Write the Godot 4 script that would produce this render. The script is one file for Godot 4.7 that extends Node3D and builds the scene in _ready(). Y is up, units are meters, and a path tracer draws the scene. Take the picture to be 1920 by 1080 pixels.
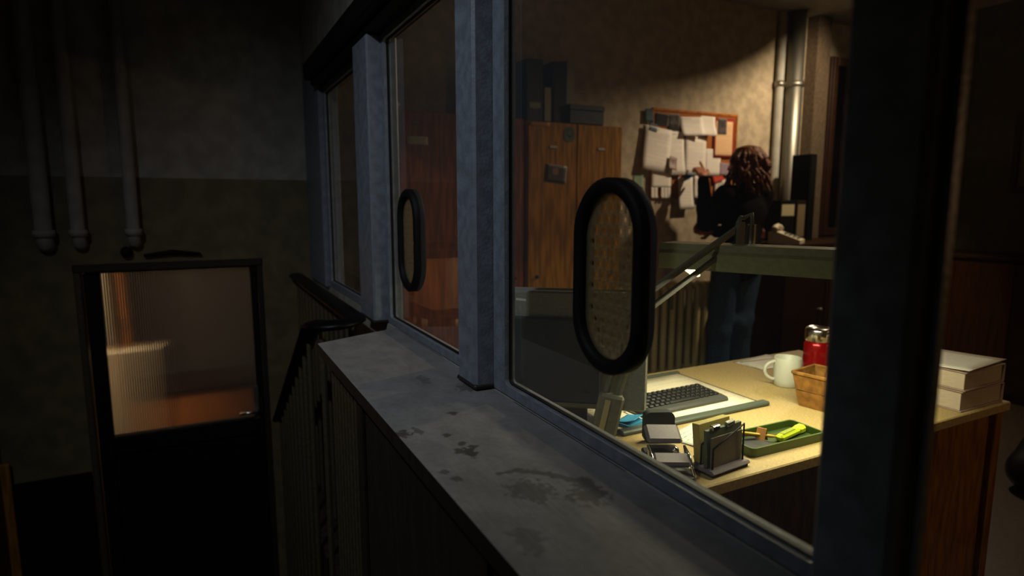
extends Node3D

# ---------------------------------------------------------------- helpers
var M := {}
var taken := {}
const OUT := Basis(Vector3(0, 0, 1), Vector3(0, 1, 0), Vector3(-1, 0, 0))   # local x runs along the partition, local z out towards the stairs


func begin(smooth := false) -> SurfaceTool:
	var st := SurfaceTool.new()
	st.begin(Mesh.PRIMITIVE_TRIANGLES)
	st.set_smooth_group(0 if smooth else -1)
	return st


func numbered(called: String) -> String:
	if not taken.has(called):
		taken[called] = 0
		return called
	taken[called] += 1
	return "%s_%03d" % [called, taken[called]]


func obj(called: String, st: SurfaceTool, m: Material, parent: Node = null, kind := "") -> MeshInstance3D:
	st.generate_normals()
	return put(called, st.commit(), m, parent, kind)


func put(called: String, mesh: Mesh, m: Material, parent: Node = null, kind := "") -> MeshInstance3D:
	var o := MeshInstance3D.new()
	o.mesh = mesh
	o.material_override = m
	o.cast_shadow = GeometryInstance3D.SHADOW_CASTING_SETTING_ON
	if parent == null:
		o.name = numbered(called)
		add_child(o)
	else:
		o.name = called
		parent.add_child(o, true)
	if kind:
		o.set_meta("kind", kind)
	return o


func tag(o: Node, label: String, category: String, group := "", kind := "") -> Node:
	o.set_meta("label", label)
	o.set_meta("category", category)
	if group:
		o.set_meta("group", group)
	if kind:
		o.set_meta("kind", kind)
	return o


func thing(called: String, label: String, category: String, at := Vector3.ZERO, turn := 0.0, group := "", kind := "") -> Node3D:
	var o := Node3D.new()
	o.name = numbered(called)
	add_child(o)
	o.position = at
	o.rotation.y = turn
	tag(o, label, category, group, kind)
	return o


func tri(st: SurfaceTool, a: Vector3, b: Vector3, c: Vector3) -> void:
	st.add_vertex(a)
	st.add_vertex(b)
	st.add_vertex(c)


func quad(st: SurfaceTool, a: Vector3, b: Vector3, c: Vector3, d: Vector3) -> void:
	tri(st, a, b, c)
	tri(st, a, c, d)


# a box with chamfered edges, centred on T
func box(st: SurfaceTool, T: Transform3D, s: Vector3, b := 0.003) -> void:
	var h := s * 0.5
	b = minf(b, minf(h.x, minf(h.y, h.z)) * 0.9)
	var v := func(x: float, y: float, z: float, ax: int) -> Vector3:
		var p := Vector3(x * h.x, y * h.y, z * h.z)
		for k in 3:
			if k != ax:
				p[k] -= signf(p[k]) * b
		return T * p
	for ax in 3:
		var u := (ax + 1) % 3
		var w := (ax + 2) % 3
		for s1 in [-1.0, 1.0]:
			var c := []
			for q in [[-1.0, -1.0], [-1.0, 1.0], [1.0, 1.0], [1.0, -1.0]]:
				var e := Vector3.ZERO
				e[ax] = s1
				e[u] = q[0]
				e[w] = q[1]
				c.append(v.call(e.x, e.y, e.z, ax))
			if s1 > 0:
				quad(st, c[0], c[1], c[2], c[3])
			else:
				quad(st, c[3], c[2], c[1], c[0])
	if b <= 0.0001:
		return
	for ax in 3:                                       # the twelve edges
		var u := (ax + 1) % 3
		var w := (ax + 2) % 3
		for s1 in [-1.0, 1.0]:
			for s2 in [-1.0, 1.0]:
				var e := Vector3.ZERO
				e[u] = s1
				e[w] = s2
				var e0 := e
				var e1 := e
				e0[ax] = -1.0
				e1[ax] = 1.0
				var c := [v.call(e0.x, e0.y, e0.z, u), v.call(e1.x, e1.y, e1.z, u), v.call(e1.x, e1.y, e1.z, w), v.call(e0.x, e0.y, e0.z, w)]
				if s1 * s2 > 0:
					quad(st, c[0], c[1], c[2], c[3])
				else:
					quad(st, c[3], c[2], c[1], c[0])
	for x in [-1.0, 1.0]:
		for y in [-1.0, 1.0]:
			for z in [-1.0, 1.0]:
				var p := [v.call(x, y, z, 0), v.call(x, y, z, 1), v.call(x, y, z, 2)]
				if x * y * z > 0:
					tri(st, p[0], p[2], p[1])
				else:
					tri(st, p[0], p[1], p[2])


# a box from its least to its greatest corner
func span(st: SurfaceTool, lo: Vector3, hi: Vector3, b := 0.003) -> void:
	box(st, Transform3D(Basis(), (lo + hi) * 0.5), hi - lo, b)


func at(p: Vector3, turn := 0.0, tilt := 0.0, roll := 0.0) -> Transform3D:
	return Transform3D(Basis.from_euler(Vector3(tilt, turn, roll)), p)


# a round bar along points
func tube(st: SurfaceTool, pts: Array, r: Variant, seg := 12, caps := true, flat := 1.0) -> void:
	var n := pts.size()
	var rings := []
	var up := Vector3.UP
	for i in n:
		var p: Vector3 = pts[i]
		var before: Vector3 = pts[maxi(i - 1, 0)]
		var after: Vector3 = pts[mini(i + 1, n - 1)]
		var d := (after - before).normalized()
		if i == 0 and absf(d.dot(up)) > 0.95:
			up = Vector3.RIGHT
		var side := d.cross(up).normalized()
		up = side.cross(d).normalized()
		var rad: float = r[i] if r is Array else r
		var ring := []
		for k in seg:
			var a := TAU * k / seg
			ring.append(p + (side * cos(a) + up * sin(a) * flat) * rad)
		rings.append(ring)
	for i in n - 1:
		for k in seg:
			var k2 := (k + 1) % seg
			quad(st, rings[i][k], rings[i][k2], rings[i + 1][k2], rings[i + 1][k])
	if caps:
		for k in seg:
			var k2 := (k + 1) % seg
			tri(st, pts[0], rings[0][k2], rings[0][k])
			tri(st, pts[n - 1], rings[n - 1][k], rings[n - 1][k2])


# a turned shape round the y axis of T; profile of (radius, height)
func lathe(st: SurfaceTool, T: Transform3D, prof: Array, seg := 24) -> void:
	for i in prof.size() - 1:
		var a: Vector2 = prof[i]
		var b: Vector2 = prof[i + 1]
		for k in seg:
			var t0 := TAU * k / seg
			var t1 := TAU * (k + 1) / seg
			var p := [Vector3(a.x * cos(t0), a.y, a.x * sin(t0)), Vector3(a.x * cos(t1), a.y, a.x * sin(t1)), Vector3(b.x * cos(t1), b.y, b.x * sin(t1)), Vector3(b.x * cos(t0), b.y, b.x * sin(t0))]
			if a.x > 0.00001:
				tri(st, T * p[0], T * p[1], T * p[2])
			if b.x > 0.00001:
				tri(st, T * p[0], T * p[2], T * p[3])


# a flat outline in xy of T, given thickness along z (from 0 to depth)
func prism(st: SurfaceTool, T: Transform3D, poly: PackedVector2Array, depth: float) -> void:
	if Geometry2D.is_polygon_clockwise(poly):
		poly.reverse()
	var ix := Geometry2D.triangulate_polygon(poly)
	for i in range(0, ix.size(), 3):
		var a := poly[ix[i]]
		var b := poly[ix[i + 1]]
		var c := poly[ix[i + 2]]
		if (b - a).cross(c - a) < 0:
			var k := b
			b = c
			c = k
		tri(st, T * Vector3(a.x, a.y, depth), T * Vector3(c.x, c.y, depth), T * Vector3(b.x, b.y, depth))
		tri(st, T * Vector3(a.x, a.y, 0), T * Vector3(b.x, b.y, 0), T * Vector3(c.x, c.y, 0))
	for i in poly.size():
		var a := poly[i]
		var b := poly[(i + 1) % poly.size()]
		quad(st, T * Vector3(a.x, a.y, 0), T * Vector3(a.x, a.y, depth), T * Vector3(b.x, b.y, depth), T * Vector3(b.x, b.y, 0))


# the band between two outlines of equal count, from z0 to z1
func band(st: SurfaceTool, T: Transform3D, outer: Array, inner: Array, z0: float, z1: float) -> void:
	var n := outer.size()
	for i in n:
		var j := (i + 1) % n
		var a: Vector2 = outer[i]
		var b: Vector2 = outer[j]
		var c: Vector2 = inner[j]
		var d: Vector2 = inner[i]
		quad(st, T * Vector3(a.x, a.y, z1), T * Vector3(d.x, d.y, z1), T * Vector3(c.x, c.y, z1), T * Vector3(b.x, b.y, z1))
		quad(st, T * Vector3(a.x, a.y, z0), T * Vector3(b.x, b.y, z0), T * Vector3(c.x, c.y, z0), T * Vector3(d.x, d.y, z0))
		quad(st, T * Vector3(a.x, a.y, z0), T * Vector3(a.x, a.y, z1), T * Vector3(b.x, b.y, z1), T * Vector3(b.x, b.y, z0))
		quad(st, T * Vector3(c.x, c.y, z0), T * Vector3(c.x, c.y, z1), T * Vector3(d.x, d.y, z1), T * Vector3(d.x, d.y, z0))


func rounded(w: float, h: float, r: float, per := 8) -> Array:
	var out := []
	for q in 4:
		var c := Vector2((w / 2 - r) * [1, -1, -1, 1][q], (h / 2 - r) * [1, 1, -1, -1][q])
		for k in per + 1:
			var a := PI / 2 * (q + float(k) / per)
			out.append(c + Vector2(cos(a), sin(a)) * r)
	return out


func stadium(hw: float, hh: float, per := 10) -> Array:
	return rounded(hw * 2, hh * 2, hw, per)


# where a ray from the centre at an angle leaves an outline
func leave(poly: Array, a: float) -> Vector2:
	var d := Vector2(cos(a), sin(a)) * 9.0
	for i in poly.size():
		var hit = Geometry2D.segment_intersects_segment(Vector2.ZERO, d, poly[i], poly[(i + 1) % poly.size()])
		if hit != null:
			return hit
	return d


func plain(c: Color, rough := 0.6, metal := 0.0, spec := 0.5) -> StandardMaterial3D:
	var m := StandardMaterial3D.new()
	m.albedo_color = c
	m.roughness = rough
	m.metallic = metal
	m.metallic_specular = spec
	return m


func noise_tex(ramp: Array, freq := 0.02, octaves := 5, seed_ := 1, size := 512, type := FastNoiseLite.TYPE_SIMPLEX_SMOOTH) -> NoiseTexture2D:
	var n := FastNoiseLite.new()
	n.seed = seed_
	n.noise_type = type
	n.frequency = freq
	n.fractal_octaves = octaves
	var t := NoiseTexture2D.new()
	t.width = size
	t.height = size
	t.seamless = true
	t.noise = n
	if ramp.size():
		var g := Gradient.new()
		g.offsets = PackedFloat32Array(ramp.map(func(x): return x[0]))
		g.colors = PackedColorArray(ramp.map(func(x): return x[1]))
		t.color_ramp = g
	return t


# a material of mottled colour, with relief
func mottled(c: Color, spread := 0.06, rough := 0.7, scale := Vector3.ONE, freq := 0.02, bump := 0.0, seed_ := 1, world_ := true) -> StandardMaterial3D:
	var m := plain(Color.WHITE, rough)
	var lo := Color(c.r * (1 - spread), c.g * (1 - spread * 1.05), c.b * (1 - spread * 1.1))
	var hi := Color(minf(c.r * (1 + spread), 1), minf(c.g * (1 + spread), 1), minf(c.b * (1 + spread), 1))
	m.albedo_texture = noise_tex([[0.25, lo], [0.5, c], [0.75, hi]], freq, 5, seed_)
	m.uv1_triplanar = true
	m.uv1_world_triplanar = world_
	m.uv1_scale = scale
	if bump > 0:
		m.heightmap_enabled = true
		m.heightmap_texture = noise_tex([], freq * 4, 4, seed_ + 7)
		m.heightmap_scale = bump
	return m


# ---- smooth-joined tapered capsules, meshed as surface nets
func flesh(st: SurfaceTool, bones: Array, cell: float, k: float) -> void:
	var lo := Vector3.ONE * 1e9
	var hi := -lo
	for b in bones:
		var r: float = maxf(b[2], b[3]) + 3 * cell
		for e in 2:
			lo = lo.min(b[e] - Vector3.ONE * r)
			hi = hi.max(b[e] + Vector3.ONE * r)
	var n := Vector3i((hi - lo) / cell) + Vector3i.ONE * 2
	var f := PackedFloat32Array()
	f.resize(n.x * n.y * n.z)
	f.fill(1000.0)
	var sy := n.x
	var sz := n.x * n.y
	for b in bones:
		var a: Vector3 = b[0]
		var c: Vector3 = b[1]
		var ra: float = b[2]
		var rb: float = b[3]
		var m: float = maxf(ra, rb) + k + 2.5 * cell
		var i0 := Vector3i((a.min(c) - Vector3.ONE * m - lo) / cell).clamp(Vector3i.ZERO, n - Vector3i.ONE)
		var i1 := Vector3i((a.max(c) + Vector3.ONE * m - lo) / cell).clamp(Vector3i.ZERO, n - Vector3i.ONE)
		var ab := c - a
		var l2 := maxf(ab.length_squared(), 1e-9)
		for z in range(i0.z, i1.z + 1):
			for y in range(i0.y, i1.y + 1):
				var row := z * sz + y * sy
				for x in range(i0.x, i1.x + 1):
					var p := lo + Vector3(x, y, z) * cell
					var t := clampf((p - a).dot(ab) / l2, 0, 1)
					var d := p.distance_to(a + ab * t) - lerpf(ra, rb, t)
					var o := f[row + x]
					var h := maxf(k - absf(o - d), 0.0) / k
					f[row + x] = minf(o, d) - h * h * k * 0.25
	var idx := PackedInt32Array()
	idx.resize(f.size())
	idx.fill(-1)
	var verts := PackedVector3Array()
	var off := [0, 1, sy, sy + 1, sz, sz + 1, sz + sy, sz + sy + 1]
	var edges := [[0, 1], [2, 3], [4, 5], [6, 7], [0, 2], [1, 3], [4, 6], [5, 7], [0, 4], [1, 5], [2, 6], [3, 7]]
	for z in n.z - 1:
		for y in n.y - 1:
			for x in n.x - 1:
				var q := z * sz + y * sy + x
				var s0 := f[q] < 0
				if f[q] > 4 * cell:
					continue
				var mixed := false
				for e in 7:
					if (f[q + off[e + 1]] < 0) != s0:
						mixed = true
						break
				if not mixed:
					continue
				var sum := Vector3.ZERO
				var cnt := 0
				for e in edges:
					var f0 := f[q + off[e[0]]]
					var f1 := f[q + off[e[1]]]
					if (f0 < 0) != (f1 < 0):
						var t := f0 / (f0 - f1)
						var p0 := Vector3(e[0] & 1, (e[0] >> 1) & 1, e[0] >> 2)
						var p1 := Vector3(e[1] & 1, (e[1] >> 1) & 1, e[1] >> 2)
						sum += p0.lerp(p1, t)
						cnt += 1
				idx[q] = verts.size()
				verts.append(lo + (Vector3(x, y, z) + sum / cnt) * cell)
	for z in range(1, n.z - 1):
		for y in range(1, n.y - 1):
			for x in range(1, n.x - 1):
				var q := z * sz + y * sy + x
				var ins := f[q] < 0
				for ax in 3:
					var step: int = [1, sy, sz][ax]
					if (f[q + step] < 0) == ins:
						continue
					var u: int = [sy, sz, 1][ax]
					var w: int = [sz, 1, sy][ax]
					var ids := [idx[q], idx[q - u], idx[q - u - w], idx[q - w]]
					if ids.min() < 0:
						continue
					if ins:
						quad(st, verts[ids[3]], verts[ids[2]], verts[ids[1]], verts[ids[0]])
					else:
						quad(st, verts[ids[0]], verts[ids[1]], verts[ids[2]], verts[ids[3]])


# ---------------------------------------------------------------- the scene
func _ready() -> void:
	stage()
	materials()
	shell()
	partition()
	stairwell()
	desk_and_lamp()
	desk_things()
	lockers()
	back_corner()
	notice_board()
	person()


func stage() -> void:
	var cam := Camera3D.new()
	cam.name = "camera"
	add_child(cam)
	cam.position = Vector3(0, 1.33, 0)
	cam.rotation = Vector3(deg_to_rad(-7.92), deg_to_rad(-27.13), 0)
	cam.near = 0.02
	cam.far = 60.0
	var lens := CameraAttributesPhysical.new()
	lens.frustum_focal_length = 25.556
	lens.frustum_focus_distance = 1.35
	lens.exposure_aperture = 3.2
	cam.attributes = lens
	cam.fov = 50.31
	cam.current = true

	var env := Environment.new()
	env.background_mode = Environment.BG_COLOR
	env.background_color = Color(0.0, 0.0, 0.0)
	env.tonemap_mode = Environment.TONE_MAPPER_LINEAR
	env.tonemap_exposure = 1.0
	env.sdfgi_enabled = true
	env.ssao_enabled = true
	env.ssil_enabled = true
	var we := WorldEnvironment.new()
	we.name = "surroundings"
	we.environment = env
	add_child(we)


const E_TUBE := 0.43
const E_SPOT := 2.2
const E_FLOOR := 0.19
const E_STAIR := 1.1
const E_HALL := 1.9


func materials() -> void:
	M.plaster = mottled(Color(0.66, 0.6, 0.5), 0.07, 0.9, Vector3.ONE * 0.9, 0.02, 0.12, 3)
	M.stair_plaster = mottled(Color(0.62, 0.61, 0.57), 0.06, 0.85, Vector3.ONE * 0.8, 0.02, 0.1, 5)
	M.dado = mottled(Color(0.42, 0.38, 0.26), 0.08, 0.55, Vector3.ONE * 0.8, 0.02, 0.06, 6)
	M.ceiling = mottled(Color(0.55, 0.53, 0.48), 0.04, 0.95, Vector3.ONE, 0.02, 0.05, 9)
	M.lino = mottled(Color(0.2, 0.16, 0.12), 0.15, 0.5, Vector3.ONE * 2.0, 0.03, 0.0, 11)
	M.stone = mottled(Color(0.3, 0.29, 0.27), 0.15, 0.7, Vector3.ONE * 2.0, 0.05, 0.05, 12)
	M.frame = mottled(Color(0.46, 0.495, 0.53), 0.07, 0.5, Vector3.ONE * 3.0, 0.015, 0.05, 14)
	M.panel = mottled(Color(0.16, 0.13, 0.09), 0.12, 0.6, Vector3(2, 0.3, 2), 0.03, 0.03, 15)
	M.black = plain(Color(0.045, 0.042, 0.04), 0.65, 0.0, 0.35)
	M.rail = plain(Color(0.035, 0.03, 0.028), 0.45, 0.0, 0.35)
	M.heater = mottled(Color(0.68, 0.62, 0.42), 0.08, 0.5, Vector3.ONE * 4, 0.03, 0.0, 19)
	M.iron = mottled(Color(0.3, 0.27, 0.19), 0.12, 0.5, Vector3.ONE * 4, 0.03, 0.0, 18)
	M.dark_wood = wood(Color(0.15, 0.085, 0.045), 21, Vector3(1.2, 6.0, 1.2), 0.5)
	M.locker = wood(Color(0.6, 0.41, 0.13), 22, Vector3(6.0, 0.6, 6.0), 0.5)
	M.locker_red = wood(Color(0.47, 0.25, 0.1), 23, Vector3(6.0, 0.6, 6.0), 0.5)
	M.desk = mottled(Color(0.7, 0.61, 0.4), 0.06, 0.55, Vector3(3, 3, 9), 0.05, 0.0, 24)
	M.desk_front = wood(Color(0.5, 0.33, 0.13), 25, Vector3(5.0, 0.8, 5.0), 0.5)
	M.hall_wood = wood(Color(0.66, 0.42, 0.2), 26, Vector3(5.0, 0.8, 5.0), 0.5)
	M.brown_paint = mottled(Color(0.3, 0.245, 0.175), 0.15, 0.8, Vector3.ONE * 2.0, 0.03, 0.0, 29)
	M.olive_wall = mottled(Color(0.2, 0.175, 0.09), 0.1, 0.85, Vector3.ONE, 0.02, 0.0, 10)
	M.punnet = wood(Color(0.52, 0.37, 0.18), 35, Vector3(4.0, 4.0, 4.0), 0.6)
	M.hall_paint = mottled(Color(0.2, 0.19, 0.17), 0.1, 0.85, Vector3.ONE, 0.02, 0.0, 27)
	M.paper = mottled(Color(0.86, 0.84, 0.8), 0.02, 0.9, Vector3.ONE * 4, 0.03, 0.0, 28)
	M.metal_paint = mottled(Color(0.4, 0.4, 0.31), 0.06, 0.45, Vector3.ONE * 5, 0.02, 0.0, 30)
	M.shade = mottled(Color(0.5, 0.5, 0.32), 0.06, 0.4, Vector3.ONE * 5, 0.02, 0.0, 31)
	M.chrome = plain(Color(0.8, 0.79, 0.76), 0.18, 1.0)
	M.steel = plain(Color(0.6, 0.59, 0.55), 0.48, 1.0)
	M.cream = plain(Color(0.78, 0.74, 0.64), 0.5)
	M.grey_plastic = mottled(Color(0.42, 0.38, 0.39), 0.05, 0.5, Vector3.ONE * 9, 0.03, 0.0, 33)
	M.dark_plastic = plain(Color(0.13, 0.13, 0.13), 0.45)
	var glass := plain(Color(0.95, 0.98, 0.97, 0.04), 0.0)
	glass.transparency = BaseMaterial3D.TRANSPARENCY_ALPHA
	M.glass = glass
	var acr := plain(Color(0.5, 0.46, 0.36, 0.42), 0.5)
	acr.backlight_enabled = true
	acr.backlight = Color(0.55, 0.52, 0.4)
	acr.transparency = BaseMaterial3D.TRANSPARENCY_ALPHA
	M.acrylic = acr
	var ribbed := plain(Color(0.9, 0.88, 0.84, 0.06), 0.09)
	ribbed.refraction_enabled = true
	ribbed.refraction_scale = 0.05
	ribbed.transparency = BaseMaterial3D.TRANSPARENCY_ALPHA
	M.ribbed = ribbed


func wood(c: Color, seed_: int, scale: Vector3, rough := 0.55) -> StandardMaterial3D:
	var m := mottled(c, 0.16, rough, scale, 0.012, 0.0, seed_)
	m.metallic_specular = 0.22
	return m


func glow(c: Color, energy: float) -> StandardMaterial3D:
	var m := plain(c, 0.5)
	m.emission_enabled = true
	m.emission = c
	m.emission_energy_multiplier = energy
	return m


func structure(called: String, label: String, category: String, parts: Array) -> Node3D:
	# parts: [name, least corner, greatest corner, material]
	if parts.size() == 1:
		var st1 := begin()
		span(st1, parts[0][1], parts[0][2], 0.0)
		return tag(obj(called, st1, parts[0][3]), label, category, "", "structure")
	var o := thing(called, label, category, Vector3.ZERO, 0, "", "structure")
	for p in parts:
		var st := begin()
		span(st, p[1], p[2], p[4] if p.size() > 4 else 0.0)
		obj(p[0], st, p[3], o)
	return o


func shell() -> void:
	var TOP := 2.75
	# the office, right of the glazed partition
	structure("floor", "dark brown linoleum floor of the office under the desk", "floor", [["boards", Vector3(0.36, -0.12, -3.4), Vector3(5.3, 0, 1.5), M.lino]])
	structure("ceiling", "plain plaster ceiling over the office and the stair landing", "ceiling", [["slab", Vector3(-1.1, TOP, -3.55), Vector3(5.4, TOP + 0.15, 2.0), M.ceiling]])
	structure("wall_back", "cream plaster wall behind the cork notice board", "wall", [["plaster", Vector3(0.62, -0.12, -3.55), Vector3(5.4, TOP, -3.4), M.plaster]])
	structure("wall_right", "dark olive wall above the low brown cupboards", "wall", [["plaster", Vector3(5.25, -0.12, -3.4), Vector3(5.4, TOP, 1.5), M.olive_wall]])
	structure("wall_front", "plain plaster wall closing the office behind the desk front", "wall", [["plaster", Vector3(0.62, -0.12, 1.5), Vector3(5.4, TOP, 1.65), M.plaster]])
	# the stair side, left of it
	structure("wall_left", "dark plaster wall of the stairwell opposite the glazed partition", "wall", [["dado", Vector3(-1.0, -1.1, -3.4), Vector3(-0.85, 1.447, 2.0), M.dado], ["plaster", Vector3(-1.0, 1.447, -3.4), Vector3(-0.852, TOP, 2.0), M.stair_plaster]])
	structure("wall_end", "plaster wall closing the stair landing under the ceiling", "wall", [["plaster", Vector3(-1.0, -1.1, 2.0), Vector3(0.62, TOP, 2.15), M.stair_plaster]])
	structure("wall_door", "stairwell wall with pale plaster above an olive painted dado round the door", "wall", [
		["dado", Vector3(-1.0, -1.1, -3.55), Vector3(-0.517, 1.447, -3.4), M.dado],
		["dado", Vector3(0.29, -1.1, -3.55), Vector3(0.62, 1.447, -3.4), M.dado],
		["dado", Vector3(-0.517, 1.047, -3.55), Vector3(0.29, 1.447, -3.4), M.dado],
		["plaster", Vector3(-1.0, 1.447, -3.55), Vector3(0.62, TOP, -3.402), M.stair_plaster]])
	structure("floor_landing", "grey stone floor of the upper stair landing", "floor", [["slab", Vector3(-0.85, -0.12, -1.95), Vector3(0.36, 0, 2.0), M.stone]])
	structure("floor_lower", "grey stone floor before the ribbed glass door", "floor", [["slab", Vector3(-0.85, -1.08, -3.4), Vector3(0.36, -0.96, -3.2), M.stone]])
	structure("baseboard_left", "dark plinth along the dado beside the ribbed glass door", "baseboard", [["board", Vector3(-0.85, -0.96, -3.4), Vector3(-0.52, 0.055, -3.375), M.black]])


func window_with_hole(called: String, label: String, z0: float, z1: float, y0: float, y1: float, stile: float, rail: float, hole: Variant, plane := 0.566) -> void:
	var o := thing(called, label, "window", Vector3(plane, (y0 + y1) / 2, (z0 + z1) / 2), 0, "", "structure")
	var W := z1 - z0
	var H := y1 - y0
	var T := Transform3D(OUT, Vector3.ZERO)
	var st := begin()
	band(st, T, rounded(W, H, 0.002), rounded(W - 2 * stile, H - 2 * rail, 0.012), -0.01 if plane > 0.55 else -0.005, 0.014 if plane > 0.55 else 0.005)
	obj("sash_frame", st, M.frame, o)
	if plane > 0.55:
		st = begin()
		band(st, T, rounded(W - 2 * stile, H - 2 * rail, 0.012), rounded(W - 2 * stile - 0.005, H - 2 * rail - 0.005, 0.01), -0.004, 0.004)
		obj("rubber_gasket", st, M.black, o)
	var w := W - 2 * stile - 0.01
	var h := H - 2 * rail - 0.01
	st = begin()
	if hole == null:
		st = begin()
		quad(st, T * Vector3(-w / 2, -h / 2, 0), T * Vector3(-w / 2, h / 2, 0), T * Vector3(w / 2, h / 2, 0), T * Vector3(w / 2, -h / 2, 0))
		obj("pane", st, M.glass, o)
		return
	var c := Vector2(hole.x - (z0 + z1) / 2, hole.y - (y0 + y1) / 2)
	var hw := 0.089
	var hh := 0.152
	var ring := 0.023
	var ri := stadium(hw - ring * 0.5, hh - ring * 0.5)
	var rect := [Vector2(w / 2, h / 2) - c, Vector2(-w / 2, h / 2) - c, Vector2(-w / 2, -h / 2) - c, Vector2(w / 2, -h / 2) - c]
	var angles := []
	for k in 64:
		angles.append(TAU * k / 64.0 - PI)
	for p in rect:
		angles.append(p.angle())
	angles.sort()
	var outer := angles.map(func(a): return leave(rect, a) + c)
	var inner := angles.map(func(a): return leave(ri, a) + c)
	for i in outer.size():
		var j := (i + 1) % outer.size()
		var q := [outer[i], outer[j], inner[j], inner[i]].map(func(p): return T * Vector3(p.x, p.y, 0))
		quad(st, q[0], q[3], q[2], q[1])
	obj("pane", st, M.glass, o)
	# the speaking hatch
	var TC := T * Transform3D(Basis(), Vector3(c.x, c.y, 0))
	var hatch := begin(true)
	var prof := [[0.0, -0.012], [0.006, -0.017], [0.018, -0.017], [0.023, -0.012], [0.023, 0.012], [0.018, 0.017], [0.006, 0.017], [0.0, 0.012]]
	for i in prof.size():
		var a: Array = prof[i]
		var b: Array = prof[(i + 1) % prof.size()]
		var oa := stadium(hw - a[0], hh - a[0])
		var ob := stadium(hw - b[0], hh - b[0])
		for k in oa.size():
			var k2 := (k + 1) % oa.size()
			quad(hatch, TC * Vector3(oa[k].x, oa[k].y, a[1]), TC * Vector3(oa[k2].x, oa[k2].y, a[1]), TC * Vector3(ob[k2].x, ob[k2].y, b[1]), TC * Vector3(ob[k].x, ob[k].y, b[1]))
	var rg := obj("speech_hatch_ring", hatch, M.black, o)
	rg.set_meta("label", "black rubber ring of an oval speaking hatch")
	# perforated plate in it
	var plate := begin()
	var lim := PackedVector2Array(stadium(hw - ring + 0.001, hh - ring + 0.001))
	var soft := PackedVector2Array(stadium(hw - ring - 0.008, hh - ring - 0.008))
	var cw := 0.0205
	var ch := 0.0178
	for r in range(-9, 10):
		for q in range(-5, 6):
			var m := Vector2(q * cw + (0.5 * cw if r % 2 else 0.0), r * ch)
			var cell := PackedVector2Array([m + Vector2(-cw, -ch) / 2, m + Vector2(cw, -ch) / 2, m + Vector2(cw, ch) / 2, m + Vector2(-cw, ch) / 2])
			var inside := true
			for p in cell:
				inside = inside and Geometry2D.is_point_in_polygon(p, lim)
			if inside and Geometry2D.is_point_in_polygon(m, soft):
				var circ := []
				var sq := []
				for k in 16:
					var a := TAU * k / 16
					circ.append(m + Vector2(cos(a), sin(a)) * 0.0057)
					sq.append(m + leave([Vector2(cw, ch) / 2, Vector2(-cw, ch) / 2, Vector2(-cw, -ch) / 2, Vector2(cw, -ch) / 2], a if k % 4 != 2 else Vector2([1, -1, -1, 1][k / 4] * cw, [1, 1, -1, -1][k / 4] * ch).angle()))
				band(plate, TC, sq, circ, -0.0025, 0.0025)
			else:
				for piece in Geometry2D.intersect_polygons(cell, lim):
					prism(plate, TC * Transform3D(Basis(), Vector3(0, 0, -0.0025)), piece, 0.005)
	obj("perforated_plate", plate, M.acrylic, o)


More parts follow.
